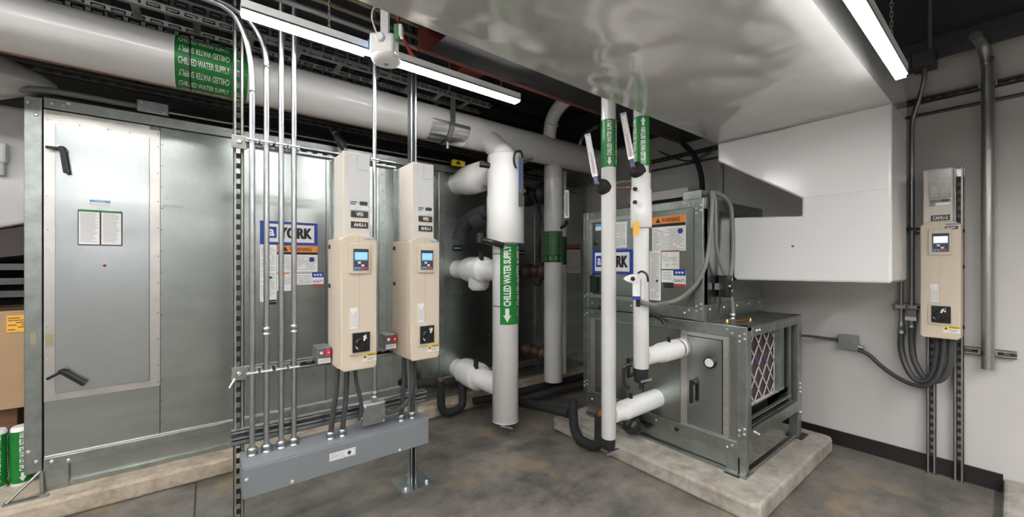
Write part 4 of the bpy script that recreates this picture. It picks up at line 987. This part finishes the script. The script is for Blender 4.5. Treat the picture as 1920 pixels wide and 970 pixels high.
# ------------------------------------------------------------------ right wall: drive stand, conduits, cables
st = thing('wall_strut_stand', 'pair of slotted channel posts with cross channel carrying the wall drive', 'rack', (3.6, .27, 0))
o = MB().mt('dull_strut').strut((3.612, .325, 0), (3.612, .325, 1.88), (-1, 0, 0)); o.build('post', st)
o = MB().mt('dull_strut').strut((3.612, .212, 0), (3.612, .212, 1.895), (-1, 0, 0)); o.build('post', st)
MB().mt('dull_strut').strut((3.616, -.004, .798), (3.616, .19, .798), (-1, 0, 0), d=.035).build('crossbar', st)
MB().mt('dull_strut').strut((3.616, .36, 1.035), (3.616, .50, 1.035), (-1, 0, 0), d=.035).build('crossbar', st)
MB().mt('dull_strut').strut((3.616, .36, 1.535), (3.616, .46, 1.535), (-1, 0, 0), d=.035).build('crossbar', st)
MB().mt('zinc').box(3.572, 3.578, .19, .36, 1.84, 1.885).build('top_plate', st)
c = thing('conduit', 'thick grey conduit on the right wall with open lower end and bent top', 'conduit', (3.555, .10, .70))
MB().mt('pipe_grey').tube([(3.555, .100, .705), (3.555, .100, 2.35), (3.555, .102, 2.46), (3.55, .107, 2.52), (3.53, .115, 2.56), (3.49, .125, 2.585), (3.40, .14, 2.595)], .026, 16).build('tube', c)
MB().mt('zinc').box(3.565, 3.60, .065, .135, .785, .812).lathe((3.555, .10, .787), (0, 0, 1), [(0, .029), (.022, .029)], 16).build('strap', c)
MB().mt('dull_strut').box(3.555, 3.60, .065, .135, 2.34, 2.37).lathe((3.555, .10, 2.343), (0, 0, 1), [(0, .029), (.022, .029)], 16).build('strap', c)
tag(MB().mt('dark_steel').strut((3.616, -1.5, 2.355), (3.616, 2.3, 2.355), (-1, 0, 0), w=.035, d=.03).build('wall_channel'), 'dark slotted channel running along the top of the right wall', 'channel')
tag(MB().mt('dark_steel').cyl((3.606, -1.5, 2.265), (3.606, 2.3, 2.265), .010, 10).build('wall_conduit'), 'thin dark conduit running level under the channel on the right wall', 'conduit')
jb = thing('junction_box', 'grey junction box high on the right wall below the dark ceiling', 'junction box', (3.52, .35, 2.53))
MB().mt('dark_steel').box(3.46, 3.60, .30, .40, 2.53, 2.62).box(3.45, 3.60, .40, .47, 2.545, 2.60).build('box', jb, .003)
MB().mt('pipe_grey').cyl((3.50, .325, 2.62), (3.50, .325, ZC), .012, 10).lathe((3.50, .325, 2.62), (0, 0, 1), [(0, .02), (.02, .018)], 10).build('drop_conduit', jb)
c = thing('conduit', 'grey conduit dropping from high junction box beside the white duct', 'conduit', (3.55, .41, .92))
MB().mt('pipe_grey').tube([(3.53, .352, 2.54), (3.53, .352, 2.46), (3.54, .375, 2.35), (3.565, .405, 2.24), (3.57, .410, 2.10), (3.57, .410, 1.60), (3.57, .410, 1.02)], .0125, 12).build('tube', c)
MB().mt('black').box(3.55, 3.60, .385, .435, 1.525, 1.548).build('strap', c)
MB().mt('dull_strut').box(3.55, 3.60, .385, .435, 1.025, 1.045).build('strap', c)
c = thing('conduit', 'short grey conduit emerging below the white duct left of the wall drive', 'conduit', (3.57, .455, .92))
MB().mt('pipe_grey').tube([(3.57, .458, 2.3), (3.57, .458, .92)], .0115, 12).build('tube', c)
MB().mt('dull_strut').box(3.55, 3.60, .43, .485, 1.022, 1.046).mt('chrome').bolt(3.59, .487, 1.035).build('strap', c)
MB().mt('dull_strut').lathe((3.57, .458, .92), (0, 0, -1), [(-.02, .016), (.03, .016), (.032, .021), (.06, .021)], 12).build('connector', c)
jb = thing('junction_box', 'small grey box with white label just left of the wall drive', 'junction box', (3.55, .41, .94))
MB().mt('grey_plate').box(3.535, 3.605, .385, .435, .955, 1.022).build('box', jb, .002)
o = MB('B').mt('paper').box(-.436, -.386, 3.532, 3.535, .952, .975); printed(o, -.432, -.39, 3.532, .955, .973, step=.007); o.build('label_plate', jb)
MB().mt('dull_strut').lathe((3.57, .41, .955), (0, 0, -1), [(0, .016), (.03, .016), (.032, .021), (.05, .021)], 12).build('connector', jb)
g = 'flexible conduits looping under the wall drive'
whip('outer left loop of dark flexible conduit below the wall drive', [(3.57, .458, .87), (3.565, .460, .78), (3.54, .440, .68), (3.51, .40, .60), (3.49, .355, .585), (3.48, .315, .63), (3.48, .295, .74), (3.48, .290, .89)], .0165, 'flex', group=g)
whip('inner loop of dark flexible conduit starting under the small labelled box', [(3.57, .410, .90), (3.565, .410, .80), (3.54, .395, .70), (3.50, .355, .62), (3.475, .31, .60), (3.46, .262, .64), (3.46, .238, .74), (3.46, .232, .90)], .0165, 'flex', group=g)
whip('long dark flexible conduit from the wall box sagging under the wall drive', [(3.58, .675, .712), (3.575, .62, .690), (3.56, .55, .625), (3.53, .47, .575), (3.49, .39, .555), (3.46, .33, .575), (3.45, .285, .65), (3.45, .265, .78), (3.45, .262, .90)], .013, 'flex', group=g)
jb = thing('junction_box', 'grey square junction box on the right wall beside the small air handler', 'junction box', (3.58, .725, .71))
MB().mt('pipe_grey').box(3.56, 3.619, .675, .775, .715, .810).build('box', jb, .002)
MB().mt('galv_b').box(3.555, 3.56, .672, .778, .712, .813).mt('chrome').bolt(3.555, .765, .80, .004, .003, 'x').bolt(3.555, .685, .725, .004, .003, 'x').build('cover', jb)
MB().mt('dull_strut').lathe((3.585, .675, .735), (0, -1, -.15), [(0, .018), (.01, .018), (.012, .013), (.03, .013)], 12).build('connector', jb)
MB().mt('dull_strut').lathe((3.585, .775, .765), (0, 1, 0), [(0, .018), (.01, .018), (.012, .013), (.03, .013)], 12).build('connector', jb)
whip('short dark flexible conduit from the small air handler to the square wall box', [(3.34, .99, .79), (3.45, .95, .785), (3.56, .88, .77), (3.585, .80, .765)], .010, 'flex')

# flexible conduits on the side of the small air handler (world coordinates)
g = 'grey flexible conduits draped down the small air handler'
BZ = 1.70
whip('grey flexible conduit from top corner box swinging left to the valve actuator', [(2.47, 1.16, 1.76), (2.46, 1.150, 1.70), (2.44, 1.150, 1.55), (2.42, 1.155, 1.40), (2.395, 1.17, 1.28), (2.37, 1.22, 1.17), (2.33, 1.30, 1.09), (2.20, 1.35, 1.065), (2.06, 1.29, 1.072), (1.99, 1.262, 1.08), (1.945, 1.275, 1.09), (1.928, 1.298, 1.095)], .013, 'flex_lt', group=g)
whip('grey flexible conduit running from top corner box to the black relay box', [(2.50, 1.165, 1.76), (2.50, 1.150, 1.70), (2.49, 1.145, 1.55), (2.50, 1.145, 1.42), (2.54, 1.140, 1.32), (2.59, 1.135, 1.25), (2.62, 1.135, 1.22)], .0105, 'flex_lt', group=g)
whip('grey flexible conduit looping furthest right down to the relay box', [(2.52, 1.19, 1.77), (2.60, 1.160, 1.755), (2.68, 1.140, 1.70), (2.70, 1.135, 1.60), (2.70, 1.13, 1.45), (2.68, 1.125, 1.32), (2.66, 1.13, 1.23)], .013, 'flex_lt', group=g)
whip('pale flexible conduit from relay box down onto the lower tier top', [(2.66, 1.125, 1.10), (2.67, 1.12, 1.05), (2.675, 1.12, .99), (2.675, 1.12, .97)], .011, 'flex_lt', conns=[((2.675, 1.12, .957), (0, 0, 1))])
rb = thing('relay_box', 'small open black relay box on the side of the small air handler', 'relay', (2.64, 1.16, 1.10))
MB().mt('black').box(2.58, 2.65, 1.115, 1.17, 1.10, 1.24).build('box', rb, .004)
MB().mt('paper').box(2.600, 2.625, 1.112, 1.115, 1.165, 1.178).mt('galv_b').box(2.65, 2.672, 1.12, 1.16, 1.12, 1.23).box(2.53, 2.58, 1.14, 1.17, 1.15, 1.19).mt('chrome').bolt(2.66, 1.12, 1.21).bolt(2.66, 1.12, 1.14).mt('orange').box(2.598, 2.62, 1.111, 1.1125, 1.17, 1.175).build('terminals', rb)
MB().mt('black').tube([(2.555, 1.15, 1.15), (2.55, 1.145, 1.07), (2.53, 1.15, 1.0), (2.52, 1.14, .97)], .006, 6).build('cable', rb)
o = MB().mt('brass').lathe((2.50, 1.08, .955), (0, 0, 1), [(0, .009), (.012, .009), (.014, .006), (.022, .006)], 10).lathe((2.68, 1.02, .955), (0, 0, 1), [(0, .009), (.012, .009), (.014, .006), (.022, .006)], 10).mt('copper').tube([(2.50, 1.08, .972), (2.56, 1.05, .966), (2.62, 1.03, .966), (2.68, 1.02, .972)], .004, 6)
tag(o.build('tubing'), 'small brass fittings joined by tubing on the lower tier top', 'tubing')

# ------------------------------------------------------------------ condensate piping
o = thing('condensate_trap', 'black foam wrapped U trap at the foot of the large air handler', 'pipe', (1.6, 3.0, .05))
MB().mt('foam').tube([(1.30, 3.16, .30), (1.40, 3.06, .31), (1.52, 2.98, .315)], .036, 14).tube([(1.535, 2.95, .33), (1.54, 2.95, .20), (1.545, 2.95, .11), (1.58, 2.94, .062), (1.66, 2.93, .062), (1.73, 2.94, .085), (1.755, 2.96, .14), (1.76, 2.98, .27), (1.76, 3.0, .30)], .034, 14).tube([(1.76, 3.0, .28), (1.80, 3.08, .27), (1.9, 3.12, .24), (2.3, 2.97, .14)], .032, 12).build('foam_sleeve', o)
MB().mt('copper').cyl((1.535, 2.95, .315), (1.535, 2.95, .345), .022, 12).build('copper_end', o)
o = thing('condensate_trap', 'black foam wrapped pipe and trap at the foot of the small air handler', 'pipe', (2.1, 1.95, .05))
MB().mt('foam').tube([(2.13, 2.72, .10), (2.12, 2.55, .13), (2.11, 2.35, .165), (2.10, 2.12, .20), (2.10, 2.02, .21)], .036, 14).tube([(2.10, 1.98, .32), (2.10, 1.975, .20), (2.10, 1.965, .12), (2.10, 1.92, .06), (2.10, 1.85, .05), (2.10, 1.78, .06), (2.10, 1.74, .11), (2.10, 1.735, .28)], .034, 14).build('foam_sleeve', o)
MB().mt('copper').cyl((2.10, 1.735, .27), (2.10, 1.735, .32), .018, 12).build('copper_end', o)
MB().mt('rust').tube([(2.10, 2.80, .085), (2.14, 2.70, .095)], .05, 14, smooth=False).mt('copper').cyl((2.06, 2.80, .10), (2.09, 2.74, .11), .02, 8).build('iron_fitting', o)
o = MB().mt('foam').tube([(1.85, 2.93, .10), (2.2, 2.90, .09), (2.9, 2.88, .09), (3.5, 2.88, .09)], .035, 12)
tag(o.build('floor_pipe'), 'black foam wrapped pipe lying along the long pad behind the risers', 'pipe')
o = MB().mt('cast').tube([(2.1, 2.78, .06), (2.6, 2.74, .05), (3.5, 2.72, .05)], .022, 10)
tag(o.build('floor_pipe'), 'thinner dark pipe on the floor in front of the foam wrapped one', 'pipe')
o = MB().mt('black').lathe((2.36, 1.66, .235), (-.3, -.2, -.4), [(0, .05), (.03, .06), (.09, .06), (.11, .04)], 18).tube([(2.42, 1.68, .27), (2.36, 1.66, .25), (2.2, 1.60, .22)], .025, 10)
tag(o.build('drain_elbow'), 'round black drain fitting under the lowest white stub pipe', 'drain')

# ------------------------------------------------------------------ overhead clutter above the header
def pipe_run(label, x0, x1, y, z, r, mname, name='overhead_conduit', cat='conduit', group=None):
    return tag(MB().mt(mname).cyl((x0, y, z), (x1, y, z), r, 14).build(name), label, cat, group)
def channel(label, x0, x1, y, z, w_, mname, n=(0, -1, 0), name='overhead_channel', d=.03, pitch=.07):
    return tag(MB().mt(mname).strut((x0, y, z), (x1, y, z), n, w=w_, d=d, pitch=pitch).build(name), label, 'channel')
# cable trays: side rails with punched slots + rungs
def tray(label, x0, x1, y0, y1, z, h, mname, punch=True):
    t = thing('cable_tray', label, 'cable tray', ((x0+x1)/2, (y0+y1)/2, z))
    for y, s_ in ((y0, -1), (y1, 1)):
        o = MB().mt(mname)
        o.box(x0, x1, y-.002, y+.002, z, z+h*.22).box(x0, x1, y-.002, y+.002, z+h*.78, z+h)
        x = x0
        while x < x1:
            o.box(x, x+.018, y-.002, y+.002, z+h*.22, z+h*.78).box(x+.024, x+.062, y-.002, y+.002, z+h*.42, z+h*.58); x += .07
        o.box(x0, x1, min(y, y-s_*.02), max(y, y-s_*.02), z, z+.003)
        o.build('side_rail', t)
    x = x0+.1
    while x < x1: MB().mt(mname).box(x, x+.03, y0, y1, z+.004, z+.014).build('rung', t); x += .23
    return t
tray('bright slotted cable tray just above the header pipe, crossing behind the conduits', -1.2, 1.05, 2.60, 2.95, 2.598, .062, 'zinc')
tray('dull cable tray resting between header pipe and the slotted tray', -2.0, 1.75, 2.53, 2.70, 2.535, .035, 'dull_strut')
channel('dark slotted channel on top of the large air handler, upper one', -1.2, 3.2, 3.26, 2.372, .046, 'dull_strut')
channel('dark slotted channel on top of the large air handler, lower one', -1.2, 3.2, 3.34, 2.285, .040, 'dark_steel')
for i, (y, z, r, mn, lb) in enumerate([(2.02, 2.50, .012, 'pipe_grey', 'lowest grey conduit just above the left strip light'), (2.05, 2.58, .012, 'old_pipe', 'tarnished brassy pipe running above the left strip light'),
        (2.10, 2.68, .014, 'old_pipe', 'higher tarnished pipe running parallel above the strip light'), (2.0, 2.68, .010, 'dark_steel', 'thin dark conduit between the tarnished pipes overhead'),
        (1.85, 2.64, .016, 'dark_steel', 'dark conduit overhead behind the white duct edge'), (1.72, 2.66, .020, 'dark_steel', 'thick dark conduit overhead nearest the white duct')]):
    pipe_run(lb, -1.5, 1.0 if i in (1, 2) else 1.9, y, z, r, mn)
bm_ = MB().mt('beam').box(.95, 3.6, 1.76, 1.95, 2.465, 2.475).box(.95, 3.6, 1.76, 1.77, 2.475, 2.59).box(.95, 3.6, 1.76, 1.95, 2.58, 2.59)
tag(bm_.build('steel_channel'), 'black steel channel overhead running parallel to the back edge of the white duct', 'beam')
o = MB().mt('red_primer').box(.9, 3.6, 1.955, 1.99, 2.468, 2.476).box(.9, 3.6, 1.982, 1.99, 2.476, 2.60)
tag(o.build('steel_angle'), 'thin rust red steel angle along the black channel overhead', 'beam')
o = MB().mt('red_primer').box(1.52, 1.72, 2.05, 2.9, 2.80, 2.82).box(1.61, 1.63, 2.05, 2.9, 2.82, 3.0)
tag(o.build('steel_beam'), 'red primed cross beam above the right end of the strip light', 'beam')
o = MB().mt('red_pipe').tube([(.80, 1.99, 2.53), (.92, 2.06, 2.445)], .011, 10, smooth=False)
tag(o.build('sprinkler_pipe'), 'short red pipe slanting beside the sensor on the left strip light', 'pipe')
for i in range(5):
    x = -1.0+.98*i
    o = MB().mt('dark_steel').cyl((x, 1.5, 3.10), (x+.50, 4.9, 2.95), .018, 8)
    tag(o.build('joist_brace'), ['', '', '', '', ''][i] or ['dark diagonal ceiling brace at the far left', 'dark diagonal ceiling brace above the four conduits', 'dark diagonal ceiling brace above the two drives', 'dark diagonal ceiling brace above the saddle hanger', 'dark diagonal ceiling brace nearest the right wall'][i], 'brace', 'ceiling braces')
for i in range(9):
    y = 1.6+.4*i
    o = MB().mt('deck').box(-2.5, 3.6, y, y+.06, 3.13, 3.25)
    tag(o.build('deck_rib'), 'dark steel ceiling rib running the length of the room', 'ceiling rib', 'ceiling deck ribs')
c = whip('old grey flexible conduit arching over the top left of the large air handler', [(-1.35, 3.35, 1.85), (-1.15, 3.3, 2.03), (-.93, 3.25, 2.19), (-.70, 3.2, 2.245), (-.40, 3.2, 2.25), (-.33, 3.2, 2.25)], .018, 'flex_lt')
jb = MB().mt('zinc').box(-.33, -.19, 3.17, 3.25, 2.215, 2.285).mt('chrome').bolt(-.31, 3.17, 2.27).bolt(-.21, 3.17, 2.23)
tag(jb.build('junction_box', None, .003), 'flat zinc box on the top left edge of the large air handler', 'junction box')
tag(MB().mt('pipe_grey').tube([(-.19, 3.20, 2.245), (1.0, 3.20, 2.245), (3.4, 3.20, 2.245)], .010, 8, smooth=False).build('conduit'), 'thin conduit running along the top of the large air handler', 'conduit')
o = MB().mt('dark_steel').cyl((.72, 3.1, 2.32), (.80, 3.06, 2.17), .028, 12).mt('zinc').cyl((.745, 3.085, 2.285), (.750, 3.083, 2.275), .031, 12).cyl((.785, 3.065, 2.21), (.79, 3.06, 2.20), .024, 12).cyl((.80, 3.06, 2.17), (.83, 3.05, 2.12), .012, 10)
tag(o.build('pressure_switch'), 'dark cylindrical fitting slanting above the left drive under the header', 'fitting')
o = MB().mt('yellow').box(1.72, 1.84, 3.06, 3.10, 2.19, 2.24).mt('print_dk').add([(1.735, 3.059, 2.20), (1.80, 3.059, 2.20), (1.77, 3.059, 2.235)], [(0, 1, 2)])
tag(o.build('warning_tag'), 'small yellow warning tag under the header pipe beside the sleeve', 'tag')
tag(MB().mt('zinc').cyl((2.03, 2.60, 2.12), (2.33, 2.70, 2.27), .010, 8).build('brace_rod'), 'thin silver rod slanting between the sleeve and header pipe', 'rod')
# right side behind risers
tag(MB().mt('foam').tube([(2.95, 1.6, 2.42), (3.2, 1.75, 2.36), (3.35, 1.72, 2.25), (3.42, 1.69, 2.05), (3.42, 1.69, 1.73)], .022, 10).build('hanging_hose'), 'black hose dropping behind the slim pipes above the small air handler', 'hose')
tag(MB().mt('dark_steel').tube([(3.58, 2.2, 2.44), (3.58, 2.0, 2.32), (3.58, 1.85, 2.28), (3.58, 1.66, 2.34), (3.58, 1.4, 2.5)], .008, 8).build('sagging_cable'), 'dark cable sagging across the wall above the small air handler', 'cable')
tag(MB().mt('pipe_grey').cyl((3.60, 1.60, 1.5), (3.60, 1.60, 2.3), .010, 8).build('conduit'), 'thin upright conduit on the wall above the small air handler', 'conduit')
tag(MB().mt('white').box(3.30, 3.55, 1.75, 2.35, 1.79, 1.98).mt('dark_in').box(3.29, 3.30, 1.75, 2.35, 1.86, 1.90).build('wrapped_box_duct', None, .01), 'white wrapped duct section glimpsed behind the slim pipes', 'duct')
tag(MB().mt('black').box(3.56, 3.619, 1.30, 1.42, 1.72, 1.77).build('small_black_box', None, .004), 'tiny black box on the wall edge above the small air handler', 'box')

# ------------------------------------------------------------------ left end behind the large air handler
ld = thing('white_duct', 'white wrapped duct at the far left edge, behind the air handler post', 'duct', (-1.3, 3.7, 1.35))
MB().mt('jacket_flat').add([(-1.9, 3.45, 1.20), (-.80, 3.45, 1.55), (-.80, 4.2, 1.55), (-1.9, 4.2, 1.20), (-1.9, 3.45, 2.20), (-.80, 3.45, 2.20), (-.80, 4.2, 2.20), (-1.9, 4.2, 2.20)],
    [(0, 3, 2, 1), (4, 5, 6, 7), (0, 1, 5, 4), (1, 2, 6, 5), (2, 3, 7, 6), (3, 0, 4, 7)]).build('duct_body', ld, .02)
MB().mt('brown_dk').add([(-1.9, 3.48, 1.18), (-.80, 3.48, 1.37), (-.80, 4.1, 1.37), (-1.9, 4.1, 1.18), (-1.9, 3.48, 1.21), (-.80, 3.48, 1.54), (-.80, 4.1, 1.54), (-1.9, 4.1, 1.21)],
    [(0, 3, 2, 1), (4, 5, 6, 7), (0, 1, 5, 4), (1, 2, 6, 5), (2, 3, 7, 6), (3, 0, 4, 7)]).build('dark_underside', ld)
sw = thing('duct_sensor', 'white plastic sensor box on the white duct at the left edge', 'sensor', (-.93, 3.42, 1.93))
MB().mt('white').box(-1.0, -.875, 3.40, 3.45, 1.87, 1.98).build('box', sw, .012)
MB().mt('print').box(-.94, -.905, 3.392, 3.40, 1.925, 1.935).build('slot', sw)
MB().mt('beige_label').box(-.92, -.885, 3.41, 3.45, 1.80, 1.87).build('cable_gland', sw, .004)
rdt = MB().mt('jacket').lathe((-2.3, 3.10, 2.26), (1, .10, .02), [(0, .20), (1.05, .20), (1.20, .18), (1.42, .13), (1.60, .05), (1.65, .01)], 32)
tag(rdt.build('round_duct'), 'rounded grey-white insulated duct end tucked under the header at left', 'duct')
sh = thing('shelf_frame', 'dark steel cross members behind the post at the left edge', 'frame', (-1.2, 3.8, 1.1))
for z in (1.28, 1.20, 1.13): MB().mt('dark_steel').box(-2.2, -.78, 3.40, 3.44, z, z+.035).build('bar', sh)
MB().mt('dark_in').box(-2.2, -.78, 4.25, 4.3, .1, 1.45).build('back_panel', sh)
cb = thing('cardboard_box', 'large brown cardboard carton with orange sticker at the left edge', 'box', (-1.25, 3.75, .50))
MB().mt('card').box(-1.75, -.80, 3.45, 3.93, .50, 1.05).build('carton', cb, .006)
o = MB().mt('tag_or').box(-.885, -.80, 3.447, 3.45, .93, 1.025); printed(o, -.88, -.81, 3.447, .94, 1.02, 'print_dk', step=.013); o.build('sticker', cb)
tag(MB().mt('wood').box(-1.5, -.86, 3.5, 3.9, .33, .50).build('wood_block', None, .004), 'brown wooden block under the cardboard carton', 'wood block')
for x, word, lb in ((-.905, 'DOMESTIC HOT WATER', 'left of two capped white pipes with green hot water marker'), (-.815, 'CHILLED WATER RETURN', 'right of two capped white pipes with green marker, against the post')):
    t = thing('capped_pipe', lb, 'pipe', (x, 3.38, .10))
    MB().mt('pvc').lathe((x, 3.38, .10), (0, 0, 1), [(0, .040), (.31, .040), (.318, .034)], 24).build('pipe_jacket', t)
    marker(t, x, 3.38, .040, .115, .395, word, toward(x, 3.38)+.1, cols=(0, 1.2), h=.026)
